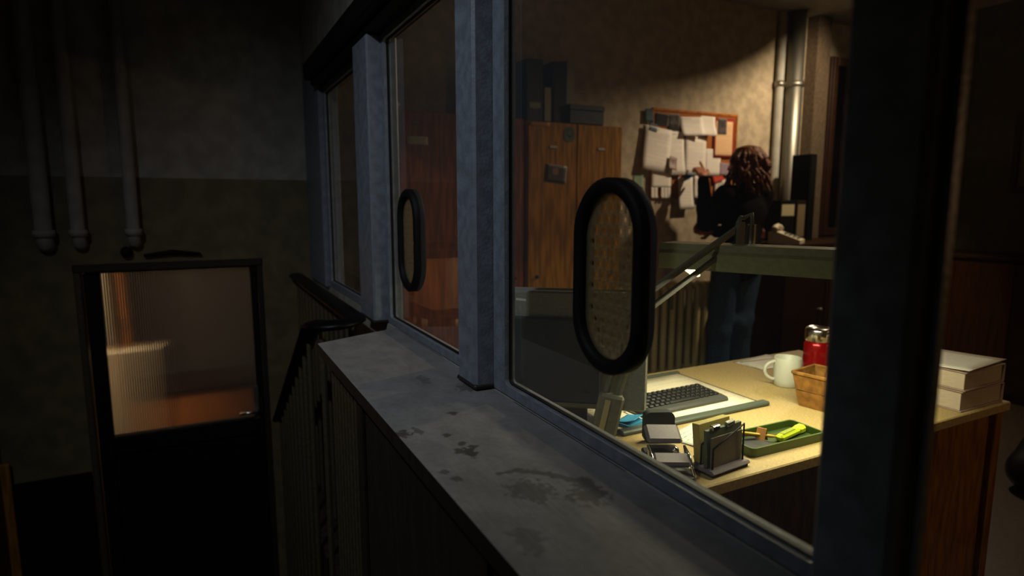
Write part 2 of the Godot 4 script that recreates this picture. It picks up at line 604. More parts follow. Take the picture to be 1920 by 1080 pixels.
func partition() -> void:
	# what stands below and above the glazing
	structure("wall_partition", "blue grey painted low wall and plaster band carrying the office glazing", "wall", [
		["low_wall", Vector3(0.55, -1.1, -3.4), Vector3(0.62, 0.93, 2.0), M.stair_plaster],
		["plaster_band", Vector3(0.53, 1.95, -3.4), Vector3(0.62, 2.75, 2.0), M.stair_plaster],
		["end_pilaster", Vector3(0.53, 0.93, -3.4), Vector3(0.62, 1.95, -2.98), M.frame, 0.006],
		["return_wall", Vector3(0.55, 0.93, 0.6), Vector3(0.62, 1.95, 2.0), M.stair_plaster]])
	var h := thing("trim_1", "dark wooden beam over the office glazing", "beam", Vector3.ZERO, 0, "", "structure")
	var st := begin()
	span(st, Vector3(0.47, 1.875, -2.98), Vector3(0.62, 1.95, 0.6), 0.008)
	obj("beam", st, M.black, h)
	st = begin()
	span(st, Vector3(0.5, 1.855, -2.98), Vector3(0.61, 1.875, 0.6), 0.004)
	obj("moulding", st, M.black, h)

	# upright posts
	for p in [["window_post", "blue grey wooden post between the two panes with speaking hatches", 0.509, -1.262, -1.165], ["window_post", "blue grey wooden post at the far end of the sill", 0.505, -2.172, -1.985], ["window_post", "unlit blue grey post beside the stacked books", 0.509, -0.362, -0.286, 0.54]]:
		var o := thing(p[0], p[1], "post", Vector3(0.555, 0.932, (p[3] + p[4]) / 2))
		var d: float = p[4] - p[3]
		st = begin()
		span(st, Vector3(p[2] - 0.555, 0, -d / 2), Vector3((p[5] if p.size() > 5 else 0.605) - 0.555, 0.922, d / 2), 0.006)
		obj("shaft", st, M.frame, o)
		st = begin()
		span(st, Vector3(p[2] - 0.558, 0, -d / 2 - 0.003), Vector3((p[5] if p.size() > 5 else 0.595) - 0.555, 0.012, d / 2 + 0.003), 0.004)
		obj("foot_seal", st, M.panel, o)
	window_with_hole("window_1", "large office pane with an oval speaking hatch before the monitor", -1.163, -0.33, 0.934, 1.855, 0.052, 0.0205, Vector2(-0.767, 1.216))
	window_with_hole("window_2", "dim pane with an oval speaking hatch between two blue grey posts", -1.983, -1.264, 0.934, 1.855, 0.024, 0.0205, Vector2(-1.762, 1.218))
	window_with_hole("window_3", "dark plain pane beyond the end of the sill", -2.978, -2.174, 0.934, 1.855, 0.025, 0.03, null)
	window_with_hole("window_4", "plain pane before the stacked books", -0.285, 0.6, 0.934, 1.855, 0.008, 0.02, null, 0.5355)
	# the sill
	var sill := thing("window_sill", "long grey stained window sill with water marks and dark spots", "sill", Vector3(0, 0.9, 0), 0)
	st = begin()
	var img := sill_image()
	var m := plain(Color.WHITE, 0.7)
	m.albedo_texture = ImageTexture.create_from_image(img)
	m.heightmap_enabled = true
	m.heightmap_texture = noise_tex([], 0.05, 4, 61)
	m.heightmap_scale = 0.03
	m.uv1_scale = Vector3.ONE
	var far := Vector2(0.288, -1.785)
	var fari := Vector2(0.552, -1.9)
	var top := [Vector3(0.288, 0.03, 0.6), Vector3(far.x, 0.03, far.y), Vector3(fari.x, 0.03, fari.y), Vector3(0.552, 0.03, 0.6)]
	var uv := func(p: Vector3) -> Vector2: return Vector2((p.z + 1.95) / 2.55, (p.x - 0.28) / 0.28)
	for k in [0, 1, 2, 0, 2, 3]:
		st.set_uv(uv.call(top[k]))
		st.add_vertex(top[k])
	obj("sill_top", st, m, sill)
	st = begin()
	prism(st, Transform3D(Basis(Vector3(1, 0, 0), Vector3(0, 0, 1), Vector3(0, -1, 0)), Vector3(0, 0.029, 0)), PackedVector2Array([Vector2(0.2885, 0.6), Vector2(0.2885, far.y), Vector2(0.552, fari.y), Vector2(0.552, 0.6)]), 0.029)
	obj("sill_board", st, M.panel, sill)
	# slatted front under the sill
	var fr := thing("counter_front", "dark panelled front below the grey window sill", "panel", Vector3(0.345, 0, 0))
	st = begin()
	span(st, Vector3(-0.02, 0, -1.46), Vector3(0.01, 0.897, 0.6), 0.003)
	obj("panel", st, M.panel, fr)
	for i in 3:
		st = begin()
		span(st, Vector3(-0.03, 0, -1.44 + i * 0.7), Vector3(-0.0205, 0.897, -1.39 + i * 0.7), 0.002)
		obj("batten", st, M.panel, fr)
	var ba := thing("sill_balustrade", "row of thin vertical bars under the far end of the sill", "balustrade", Vector3(0.345, 0, -1.7))
	for i in 9:
		st = begin()
		span(st, Vector3(-0.013, 0.0, -0.135 + i * 0.042), Vector3(0.013, 0.897, -0.117 + i * 0.042), 0.003)
		obj("bar", st, M.iron, ba)


func sill_image() -> Image:
	var w := 1536
	var h := 192
	var img := Image.create(w, h, false, Image.FORMAT_RGB8)
	var n := FastNoiseLite.new()
	n.seed = 4
	n.frequency = 9.0
	n.fractal_octaves = 5
	var n2 := FastNoiseLite.new()
	n2.seed = 8
	n2.frequency = 60.0
	n2.fractal_octaves = 3
	# x, z, radius across, radius along, strength
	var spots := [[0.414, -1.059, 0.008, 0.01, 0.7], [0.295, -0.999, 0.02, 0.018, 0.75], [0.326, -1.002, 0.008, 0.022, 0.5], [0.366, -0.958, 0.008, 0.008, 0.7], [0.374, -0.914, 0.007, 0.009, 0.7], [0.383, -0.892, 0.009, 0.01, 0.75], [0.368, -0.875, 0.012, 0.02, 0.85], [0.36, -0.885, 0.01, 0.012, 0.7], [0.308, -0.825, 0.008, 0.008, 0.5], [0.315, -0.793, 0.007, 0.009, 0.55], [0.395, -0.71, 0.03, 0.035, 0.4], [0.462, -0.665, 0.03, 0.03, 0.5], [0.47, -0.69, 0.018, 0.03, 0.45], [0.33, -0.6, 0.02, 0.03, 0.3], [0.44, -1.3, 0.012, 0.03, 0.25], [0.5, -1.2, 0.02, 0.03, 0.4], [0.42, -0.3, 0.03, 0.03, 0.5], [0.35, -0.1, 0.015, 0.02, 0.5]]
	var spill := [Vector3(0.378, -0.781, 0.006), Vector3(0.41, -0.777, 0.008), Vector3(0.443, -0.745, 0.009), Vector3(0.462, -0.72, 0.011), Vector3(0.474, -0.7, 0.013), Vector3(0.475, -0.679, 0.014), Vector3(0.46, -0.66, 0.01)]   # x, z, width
	for py in h:
		var x := 0.28 + 0.28 * (py + 0.5) / h
		for px in w:
			var z := -1.95 + 2.55 * (px + 0.5) / w
			var a := n.get_noise_2d(x * 1.5, z)
			var f := n2.get_noise_2d(x, z)
			var c := Color(0.5, 0.5, 0.49) * (1.0 + 0.12 * a + 0.06 * f)
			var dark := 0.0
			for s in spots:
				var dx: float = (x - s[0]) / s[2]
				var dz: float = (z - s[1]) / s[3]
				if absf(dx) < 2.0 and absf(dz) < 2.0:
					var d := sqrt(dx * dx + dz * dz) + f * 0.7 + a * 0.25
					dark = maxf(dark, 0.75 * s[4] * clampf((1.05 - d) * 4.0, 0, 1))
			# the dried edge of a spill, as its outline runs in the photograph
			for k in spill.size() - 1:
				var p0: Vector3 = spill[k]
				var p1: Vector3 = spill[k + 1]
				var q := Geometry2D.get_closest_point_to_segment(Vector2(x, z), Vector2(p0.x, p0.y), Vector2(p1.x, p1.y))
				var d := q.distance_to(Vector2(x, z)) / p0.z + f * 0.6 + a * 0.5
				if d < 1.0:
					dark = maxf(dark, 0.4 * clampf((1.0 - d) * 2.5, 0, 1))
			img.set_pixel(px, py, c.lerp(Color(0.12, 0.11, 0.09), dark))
	return img


func stairwell() -> void:
	# steps
	var st: SurfaceTool
	var fl := thing("stair_flight", "dark stone steps going down to the ribbed glass door", "stairs", Vector3(0, -0.96, -3.2), 0, "", "structure")
	for i in 5:
		st = begin()
		span(st, Vector3(-0.85, -0.12, 1.0 - i * 0.25), Vector3(0.36, 0.8 - i * 0.16, 1.25 - i * 0.25), 0.006)
		obj("step", st, M.stone, fl)
	st = begin()
	span(st, Vector3(0.362, -0.12, -0.2), Vector3(0.548, 0.955, 1.25), 0.004)
	obj("side_wall", st, M.panel, fl)

	# railing with the hairpin turn
	var r := thing("stair_railing", "black handrail with a hairpin turn over dark balusters", "railing", Vector3(0.4, 0, -2.0))
	var pts := []
	for p in [Vector3(0.05, 0.95, -1.36), Vector3(0.05, 0.95, -0.9), Vector3(0.05, 0.95, -0.45), Vector3(0.05, 0.95, -0.05)]:
		pts.append(p)
	for k in range(1, 9):
		var a := PI * k / 8.0
		pts.append(Vector3(-0.013 + cos(a) * 0.063, 0.95 - 0.012 * k / 8.0, -0.03 + sin(a) * 0.063))
	pts.append(Vector3(-0.078, 0.925, -0.09))
	for k in 6:
		pts.append(Vector3(-0.08, 0.9 - 0.6 * 0.225 * k, -0.13 - 0.225 * k))
	st = begin(true)
	tube(st, pts, 0.037, 18, true, 0.42)
	obj("handrail", st, M.rail, r)
	for i in 14:
		st = begin()
		tube(st, [Vector3(0.05, 0.0, -1.3 + i * 0.096), Vector3(0.05, 0.94, -1.3 + i * 0.096)], 0.009, 8)
		obj("baluster", st, M.iron, r)
	for i in 10:
		var z := -0.16 - i * 0.115
		st = begin()
		tube(st, [Vector3(-0.08, -0.16 * ceilf((-z - 0.05) / 0.25) + 0.02, z), Vector3(-0.08, 0.87 + (z + 0.16) * 0.6, z)], 0.009, 8)
		obj("baluster", st, M.iron, r)
	for z in [-0.02, 0.0]:
		st = begin()
		tube(st, [Vector3(0.03 if z == 0.0 else -0.06, 0.0, z + 0.01), Vector3(0.03 if z == 0.0 else -0.06, 0.94, z + 0.01)], 0.01, 8)
		obj("baluster", st, M.iron, r)

	# the door at the foot of the steps
	var d := thing("door_1", "dark door with a large backlit ribbed glass panel", "door", Vector3(-0.11, -0.96, -3.45), 0, "", "structure")
	for s in [[Vector3(-0.407, 0, -0.04), Vector3(-0.38, 2.0, 0.055)], [Vector3(0.372, 0, -0.04), Vector3(0.4, 2.0, 0.055)], [Vector3(-0.407, 1.97, -0.04), Vector3(0.4, 2.007, 0.06)]]:
		st = begin()
		span(st, s[0], s[1], 0.004)
		obj("door_frame", st, M.panel if s[0].x > -0.4 or s[0].y > 1 else M.iron, d)  # left jamb coloured lighter to stand for light along the door edge
	var gx0 := -0.315
	var gx1 := 0.342
	var gy0 := 1.155
	var gy1 := 1.962
	for s in [[Vector3(-0.372, 0.004, -0.03), Vector3(gx0, 1.965, 0.03)], [Vector3(gx1, 0.004, -0.03), Vector3(0.37, 1.965, 0.03)], [Vector3(gx0, 0.004, -0.03), Vector3(gx1, 0.2, 0.03)], [Vector3(gx0, 1.07, -0.03), Vector3(gx1, gy0, 0.03)], [Vector3(gx0, gy1, -0.03), Vector3(gx1, 1.966, 0.03)]]:
		st = begin()
		span(st, s[0], s[1], 0.003)
		obj("door_rail", st, M.black, d)
	st = begin()
	span(st, Vector3(gx0, 0.2, -0.015), Vector3(gx1, 1.07, 0.012), 0.002)
	obj("door_panel", st, M.black, d)
	st = begin(true)
	var ribs := 64
	var steps := ribs * 6
	var outline := PackedVector2Array()
	for i in steps + 1:
		var u := float(i) / steps
		outline.append(Vector2(gx0 + (gx1 - gx0) * u, 0.003 + 0.0009 * cos(TAU * ribs * u)))
	for i in steps:
		var a := outline[i]
		var b := outline[i + 1]
		quad(st, Vector3(a.x, gy0, a.y), Vector3(a.x, gy1, a.y), Vector3(b.x, gy1, b.y), Vector3(b.x, gy0, b.y))
		quad(st, Vector3(b.x, gy0, -0.003), Vector3(b.x, gy1, -0.003), Vector3(a.x, gy1, -0.003), Vector3(a.x, gy0, -0.003))
	obj("ribbed_pane", st, M.ribbed, d)
	st = begin(true)
	tube(st, [Vector3(0.335, 1.2, 0.03), Vector3(0.335, 1.2, 0.065), Vector3(0.325, 1.2, 0.072), Vector3(0.25, 1.2, 0.072)], 0.008, 10)
	var hd := obj("door_handle", st, M.chrome, d)
	st = begin()
	span(st, Vector3(0.322, 1.15, 0.03), Vector3(0.348, 1.33, 0.036), 0.002)
	obj("lock_plate", st, M.steel, hd)
	# closer over the door
	var cl := thing("door_closer", "dark door closer arm above the ribbed glass door", "door closer", Vector3(-0.11, 1.05, -3.4))
	st = begin(true)
	tube(st, [Vector3(-0.12, 0.03, 0.02), Vector3(0.0, 0.045, 0.025), Vector3(0.12, 0.03, 0.02)], [0.008, 0.012, 0.008], 10)
	obj("arm", st, M.black, cl)
	st = begin(true)
	lathe(st, Transform3D(Basis(Vector3.RIGHT, PI / 2), Vector3(-0.19, 0.05, 0.0)), [Vector2(0.018, 0.0), Vector2(0.026, 0.01), Vector2(0.022, 0.036), Vector2(0.0, 0.04)], 20)
	obj("pivot_knob", st, M.black, cl)
	# pipes coming down the wall
	var pl := ["thickest pale heating pipe nearest the corner of the stairwell wall", "middle pale heating pipe between two others on the stairwell wall", "pale heating pipe over the door, standing apart from the other two"]
	var px := [-0.6, -0.475, -0.262]
	var pr := [0.034, 0.028, 0.027]
	for i in 3:
		var o := thing("heating_pipe", pl[i], "pipe", Vector3(px[i], 1.15, -3.35), 0, "pipes on the stairwell wall")
		st = begin(true)
		tube(st, [Vector3(0, 1.59, 0), Vector3(0, 0.03, 0), Vector3(0, 0.0, -0.012), Vector3(0, -0.012, -0.045)], pr[i], 18)
		obj("pipe", st, M.stair_plaster, o)
		st = begin(true)
		lathe(st, Transform3D(Basis(), Vector3(0, 0.03, 0)), [Vector2(pr[i], 0.0), Vector2(pr[i] + 0.008, 0.0), Vector2(pr[i] + 0.008, 0.03), Vector2(pr[i], 0.03)], 18)
		obj("collar", st, M.stair_plaster, o)
	# batten in the corner
	st = begin()
	span(st, Vector3(-0.018, 0, -0.012), Vector3(0.018, 1.13, 0.012), 0.003)
	var bo := obj("corner_batten", st, M.locker)
	bo.position = Vector3(-0.832, -0.96, -3.36)
	tag(bo, "pale upright wooden batten in the stairwell corner", "batten")
	# spotlight over the stairs, turned to the sill
	var p0 := Vector3(-0.76, 2.62, -0.72)
	var dirv := (Vector3(1.0, -0.38, -2.63) - p0).normalized()
	var sl := thing("ceiling_spotlight", "small black ceiling spotlight over the stairs", "lamp", p0)
	var Y := -dirv
	var X := Y.cross(Vector3.UP).normalized()
	var B := Basis(X, Y, X.cross(Y))
	st = begin(true)
	lathe(st, Transform3D(B, Vector3.ZERO), [Vector2(0.06, -0.06), Vector2(0.06, 0.05), Vector2(0.05, 0.065), Vector2(0.0, 0.068)], 28)
	obj("housing", st, M.black, sl)
	st = begin(true)
	lathe(st, Transform3D(B, Vector3.ZERO), [Vector2(0, -0.035), Vector2(0.03, -0.03), Vector2(0.045, -0.01), Vector2(0.03, 0.02), Vector2(0, 0.03)], 24)
	obj("bulb", st, glow(Color(0.92, 0.95, 1.0), 1.0), sl)
	st = begin(true)
	tube(st, [Y * 0.06, Y * 0.06 + Vector3(0, 0.02, 0), Vector3(Y.x * 0.06, 0.15, Y.z * 0.06)], 0.008, 10)
	obj("bracket", st, M.black, sl)
	var sp := SpotLight3D.new()
	sp.name = "ceiling_spotlight_light"
	sp.light_color = Color(0.92, 0.95, 1.0)
	sp.light_energy = E_STAIR
	sp.light_size = 0.045
	sp.spot_range = 9
	sp.spot_attenuation = 2
	sp.spot_angle = 47.4
	sp.spot_angle_attenuation = 1.0
	sp.shadow_enabled = true
	sl.add_child(sp)
	sp.basis = Basis.looking_at(dirv)

	# the lit hall behind the door
	structure("wall_hall", "warm plaster hall seen through the ribbed glass door", "wall", [
		["back", Vector3(-2.0, -1.1, -5.3), Vector3(1.2, 2.0, -5.15), M.hall_paint],
		["side", Vector3(-2.1, -1.1, -5.3), Vector3(-2.0, 2.0, -3.55), M.plaster],
		["side", Vector3(1.2, -1.1, -5.3), Vector3(1.3, 2.0, -3.55), M.hall_paint],
		["front", Vector3(-2.1, -1.1, -3.6), Vector3(-1.0, 2.0, -3.5), M.plaster],
		["top", Vector3(-2.1, 2.0, -5.3), Vector3(1.3, 2.1, -3.55), M.ceiling],
		["ground", Vector3(-2.1, -1.1, -5.3), Vector3(1.3, -0.96, -3.55), M.lino]])
	var cb := thing("hall_chest", "low orange wooden chest behind the ribbed glass door", "chest", Vector3(-0.05, -0.96, -4.75))
	st = begin()
	span(st, Vector3(-0.36, 0, -0.25), Vector3(0.36, 1.02, 0.2), 0.006)
	obj("body", st, M.hall_wood, cb)
	st = begin()
	span(st, Vector3(-0.38, 1.021, -0.27), Vector3(0.38, 1.05, 0.22), 0.006)
	obj("top", st, M.dark_wood, cb)
	var wd := thing("hall_wardrobe", "tall orange wardrobe deep in the hall behind the door", "wardrobe", Vector3(-1.2, -0.96, -4.95))
	st = begin()
	span(st, Vector3(-0.6, 0, -0.19), Vector3(0.5, 2.2, 0.19), 0.006)
	obj("body", st, M.hall_wood, wd)
	for j in 2:
		st = begin()
		span(st, Vector3(-0.59 + j * 0.545, 0.06, 0.191), Vector3(-0.055 + j * 0.545, 2.17, 0.21), 0.004)
		obj("door", st, M.hall_wood, wd)
	st = begin()
	span(st, Vector3(-0.12, 0, -0.12), Vector3(0.1, 1.46, 0.12), 0.008)
	var hc := obj("hall_locker", st, M.cream)
	hc.position = Vector3(-0.42, -0.96, -4.1)
	tag(hc, "pale narrow locker standing behind the ribbed glass door", "locker")
	st = begin()
	span(st, Vector3(-0.05, 0, -0.05), Vector3(0.05, 2.955, 0.05), 0.008)
	var hq := obj("hall_pillar", st, M.cream)
	hq.position = Vector3(-0.62, -0.96, -4.1)
	tag(hq, "pale slim pillar behind the ribbed glass door", "pillar")
	var hl := thing("hall_lamp", "warm globe lamp hanging in the hall behind the door", "lamp", Vector3(-1.3, 1.35, -3.8))
	st = begin(true)
	lathe(st, Transform3D(), [Vector2(0, -0.1), Vector2(0.05, -0.087), Vector2(0.087, -0.05), Vector2(0.1, 0), Vector2(0.087, 0.05), Vector2(0.05, 0.087), Vector2(0, 0.1)], 24)
	obj("bulb", st, glow(Color(1.0, 0.9, 0.78), 1.2), hl)
	st = begin()
	tube(st, [Vector3(0, 0.095, 0), Vector3(0, 0.65, 0)], 0.006, 8)
	obj("cord", st, M.black, hl)
	var om := OmniLight3D.new()
	om.name = "hall_light"
	om.light_color = Color(1.0, 0.9, 0.78)
	om.light_energy = E_HALL
	om.light_size = 0.1
	om.omni_range = 8
	om.omni_attenuation = 2
	om.shadow_enabled = true
	hl.add_child(om)


func desk_and_lamp() -> void:
	var st := begin()
	var d := thing("desk", "long wooden desk with a beige top standing at the window", "desk", Vector3(1.4, 0, -1.262))
	span(st, Vector3(-0.75, 0.712, -0.368), Vector3(0.74, 0.74, 0.366), 0.003)
	obj("desk_top", st, M.desk, d)
	st = begin()
	span(st, Vector3(0.3, 0.03, -0.33), Vector3(0.66, 0.71, 0.34), 0.003)
	var ped := obj("pedestal", st, M.desk_front, d)
	st = begin()
	span(st, Vector3(0.305, 0.04, 0.341), Vector3(0.655, 0.705, 0.353), 0.003)
	obj("pedestal_door", st, M.desk_front, ped)
	for x in [0.7, -0.745]:
		st = begin()
		span(st, Vector3(x, 0, -0.35), Vector3(x + 0.035, 0.711, 0.352), 0.003)
		obj("side_panel", st, M.desk_front, d)
	st = begin()
	span(st, Vector3(-0.71, 0.3, -0.31), Vector3(0.3, 0.711, -0.29), 0.002)
	obj("back_panel", st, M.desk_front, d)

	# fluorescent work lamp
	var dir := Vector3(sin(deg_to_rad(25)), 0, cos(deg_to_rad(25)))
	var far_end := Vector3(1.181, 1.153, -1.342)
	var L := 0.6
	var mid := far_end + dir * L / 2
	var base := Vector3(0.845, 0.74, -1.165)
	var lamp := thing("desk_lamp", "olive balanced arm lamp with a long fluorescent shade over the desk", "lamp", base)
	var B := Basis(dir.cross(Vector3.UP).normalized() * -1.0, Vector3.UP, dir)
	var S := Transform3D(B, mid - base)
	# trough: outline in local xy, extruded along local z
	var hw := 0.062
	var outer := [Vector2(-hw, 0.0), Vector2(-hw + 0.004, 0.042), Vector2(-hw + 0.012, 0.05), Vector2(-hw + 0.014, 0.068), Vector2(hw - 0.014, 0.068), Vector2(hw - 0.012, 0.05), Vector2(hw - 0.004, 0.042), Vector2(hw, 0.0)]
	var innr := [Vector2(hw - 0.002, 0.0), Vector2(hw - 0.006, 0.041), Vector2(hw - 0.02, 0.06), Vector2(-hw + 0.02, 0.06), Vector2(-hw + 0.006, 0.041), Vector2(-hw + 0.002, 0.0)]
	st = begin()
	prism(st, S * Transform3D(Basis(), Vector3(0, 0, -L / 2)), PackedVector2Array(outer + innr), L)
	var sh := obj("lamp_shade", st, M.shade, lamp)
	for e in [-L / 2, L / 2 - 0.003]:
		st = begin()
		prism(st, S * Transform3D(Basis(), Vector3(0, 0, e)), PackedVector2Array(outer), 0.003)
		obj("end_cap", st, M.shade, sh)
	st = begin(true)
	tube(st, [S * Vector3(0, 0.022, -L / 2 + 0.025), S * Vector3(0, 0.022, L / 2 - 0.025)], 0.013, 16)
	obj("fluorescent_tube", st, glow(Color(0.96, 1.0, 0.72), 4.0), lamp)
	st = begin()
	prism(st, S * Transform3D(Basis(Vector3.UP, -PI / 2), Vector3(0.008, 0, -L / 2)), PackedVector2Array([Vector2(0.04, 0.003), Vector2(0.098, 0.003), Vector2(0.094, -0.024), Vector2(0.08, -0.024)]), 0.016)
	obj("tube_end_glow", st, glow(Color(1.0, 1.0, 0.6), 2.5), lamp)  # added glowing wedge, stands for tube light showing under the shade end
	for tilt in [-42.0, 42.0]:                     # the two lower flanks of the round tube
		var ar := AreaLight3D.new()
		ar.name = "desk_lamp_light"
		ar.light_color = Color(1.0, 0.97, 0.81)
		ar.light_energy = E_TUBE
		ar.area_size = Vector2(0.02, L - 0.06)
		ar.area_range = 9
		ar.area_attenuation = 2
		ar.shadow_enabled = true
		lamp.add_child(ar, true)
		ar.transform = S * Transform3D(Basis(Vector3.BACK, deg_to_rad(tilt)) * Basis(Vector3.RIGHT, -PI / 2), Vector3(0.012 * signf(tilt), 0.008, 0))
	# bracket, arms, base
	var hinge := Vector3(1.304, 1.261, -1.196) - base
	var foot := Vector3(1.332, 1.23, -1.181) - base
	var elbow := Vector3(0.905, 1.095, -1.12) - base
	var low := Vector3(0.0, 0.06, 0.0)
	st = begin()
	tube(st, [foot + Vector3(0, -0.012, 0), foot + Vector3(0, 0.042, 0)], 0.013, 14)
	obj("swivel_post", st, M.chrome, lamp)
	st = begin()
	var hd := (hinge - elbow).normalized()
	prism(st, Transform3D(Basis(Vector3(hd.x, 0, hd.z).normalized(), Vector3.UP, Vector3(hd.x, 0, hd.z).normalized().cross(Vector3.UP)), hinge - Vector3(hd.x, 0, hd.z).normalized() * 0.015), PackedVector2Array([Vector2(-0.012, -0.042), Vector2(0.036, -0.044), Vector2(0.038, -0.02), Vector2(0.018, 0.018), Vector2(-0.002, 0.02), Vector2(-0.014, -0.002)]), 0.012)
	obj("hinge_plate", st, M.metal_paint, lamp)
	st = begin(true)
	tube(st, [hinge + Vector3(-0.02, 0.012, 0.008), hinge + Vector3(0.0, 0.03, 0.0), hinge + Vector3(0.018, 0.028, -0.006), foot + Vector3(-0.004, 0.07, 0), foot + Vector3(0.0, 0.04, 0)], 0.006, 10)
	obj("cable_loop", st, M.metal_paint, lamp)
	for k in 2:
		st = begin()
		var o := Vector3(0, 0.012 - 0.042 * k, 0.0)
		var a := elbow + o
		var b := hinge + o * 0.9 + Vector3(0, -0.005, 0)
		var fw := (b - a).normalized()
		var sd := fw.cross(Vector3.UP).normalized()
		box(st, Transform3D(Basis(fw, sd.cross(fw), sd), (a + b) / 2), Vector3(a.distance_to(b), 0.013 if k else 0.016, 0.012), 0.002)
		obj("upper_arm", st, M.metal_paint, lamp)
	for k in 2:
		st = begin()
		var o := Vector3(0.012 - 0.024 * k, 0, 0.008 - 0.016 * k)
		var a := low + o
		var b := elbow + o
		var fw := (b - a).normalized()
		var sd := fw.cross(Vector3.BACK).normalized()
		box(st, Transform3D(Basis(fw, sd.cross(fw), sd), (a + b) / 2), Vector3(a.distance_to(b), 0.014, 0.012), 0.002)
		obj("lower_arm", st, M.metal_paint, lamp)
	st = begin(true)
	tube(st, [elbow + Vector3(-0.005, 0, 0.02), elbow + Vector3(0.005, 0, -0.02)], 0.03, 18)
	obj("elbow_joint", st, M.metal_paint, lamp)
	st = begin()
	box(st, at(Vector3(0.0, 0.078, 0.012), -0.6, 0, -0.2), Vector3(0.06, 0.125, 0.03), 0.006)
	var bb := obj("base_block", st, M.metal_paint, lamp)
	st = begin()
	box(st, at(Vector3(-0.0165, 0.08, 0.0225), -0.6, 0, -0.2), Vector3(0.013, 0.1, 0.002), 0.0)
	obj("data_plate", st, plain(Color(0.66, 0.62, 0.4), 0.6), bb).set_meta("label", "pale strip of small print")
	st = begin(true)
	lathe(st, Transform3D(), [Vector2(0, 0.012), Vector2(0.045, 0.012), Vector2(0.05, 0.008), Vector2(0.05, 0.0), Vector2(0, 0)], 28)
	obj("base_disc", st, M.metal_paint, lamp)


func print_image(w: int, h: int, ground: Color, ink: Color, seed_: int, margin := 8, lead := 6, head := true) -> ImageTexture:
	var im := Image.create(w, h, false, Image.FORMAT_RGB8)
	im.fill(ground)
	var rng := RandomNumberGenerator.new()
	rng.seed = seed_
	var y := margin
	if head:
		im.fill_rect(Rect2i(margin, y, int(w * 0.45), 4), ink)
		y += 12
	while y < h - margin:
		var x := margin
		var stop := w - margin if rng.randf() > 0.2 else int(w * rng.randf_range(0.3, 0.8))
		while x < stop:
			var l := rng.randi_range(3, 13)
			im.fill_rect(Rect2i(x, y, mini(l, stop - x), 2), ground.lerp(ink, rng.randf_range(0.4, 0.8)))
			x += l + 3
		y += lead if rng.randf() > 0.12 else lead * 2
	return ImageTexture.create_from_image(im)


func photo_image(seed_: int, a: Color, b: Color, c: Color) -> ImageTexture:
	var im := Image.create(96, 72, false, Image.FORMAT_RGB8)
	var n := FastNoiseLite.new()
	n.seed = seed_
	n.frequency = 0.05
	for y in 72:
		for x in 96:
			var v := n.get_noise_2d(x, y) * 0.5 + 0.5
			var k := a.lerp(b, clampf(v * 1.6 - 0.3 + (0.4 if y > 40 else 0.0), 0, 1))
			if Vector2(x - 46, y - 26).length() < 10 + v * 8:
				k = c
			if x < 4 or y < 4 or x > 91 or y > 67:
				k = Color(0.5, 0.48, 0.46)
			im.set_pixel(x, y, k)
	return ImageTexture.create_from_image(im)


# a thin sheet with a printed face in local xy facing +z, curled by a little; uv over the face
func sheet(w: float, h: float, curl := 0.0, thick := 0.0006, curl_x := 0.0) -> ArrayMesh:
	var st := begin(true)
	var n := 6
	var p := func(i: int, j: int, z: float) -> Vector3:
		var u := float(i) / n
		var v := float(j) / n
		return Vector3((u - 0.5) * w, (v - 0.5) * h, z + curl * pow(1 - v, 2) + curl_x * pow(u, 2))
	for i in n:
		for j in n:
			for f in 2:
				var z: float = thick if f == 0 else 0.0
				var q := [[i, j], [i, j + 1], [i + 1, j + 1], [i + 1, j]]
				if f:
					q.reverse()
				for k in [0, 1, 2, 0, 2, 3]:
					st.set_uv(Vector2(q[k][0] / float(n), 1 - q[k][1] / float(n)))
					st.add_vertex(p.call(q[k][0], q[k][1], z))
	for i in n:
		st.set_uv(Vector2.ZERO)
		quad(st, p.call(i, 0, 0.0), p.call(i, 0, thick), p.call(i + 1, 0, thick), p.call(i + 1, 0, 0.0))
		quad(st, p.call(i + 1, n, 0.0), p.call(i + 1, n, thick), p.call(i, n, thick), p.call(i, n, 0.0))
		quad(st, p.call(0, i + 1, 0.0), p.call(0, i + 1, thick), p.call(0, i, thick), p.call(0, i, 0.0))
		quad(st, p.call(n, i, 0.0), p.call(n, i, thick), p.call(n, i + 1, thick), p.call(n, i + 1, 0.0))
	st.generate_normals()
	return st.commit()


func printed(t: Texture2D, rough := 0.85) -> StandardMaterial3D:
	var m := plain(Color.WHITE, rough)
	m.albedo_texture = t
	return m


# a sheet lying on a flat top: centre, turn
func lay(called: String, label: String, category: String, w: float, h: float, m: Material, p: Vector3, turn: float, curl := 0.0, group := "") -> MeshInstance3D:
	var o := put(called, sheet(w, h, curl), m)
	o.position = p
	o.rotation = Vector3(-PI / 2, turn, 0)
	tag(o, label, category, group)
	return o


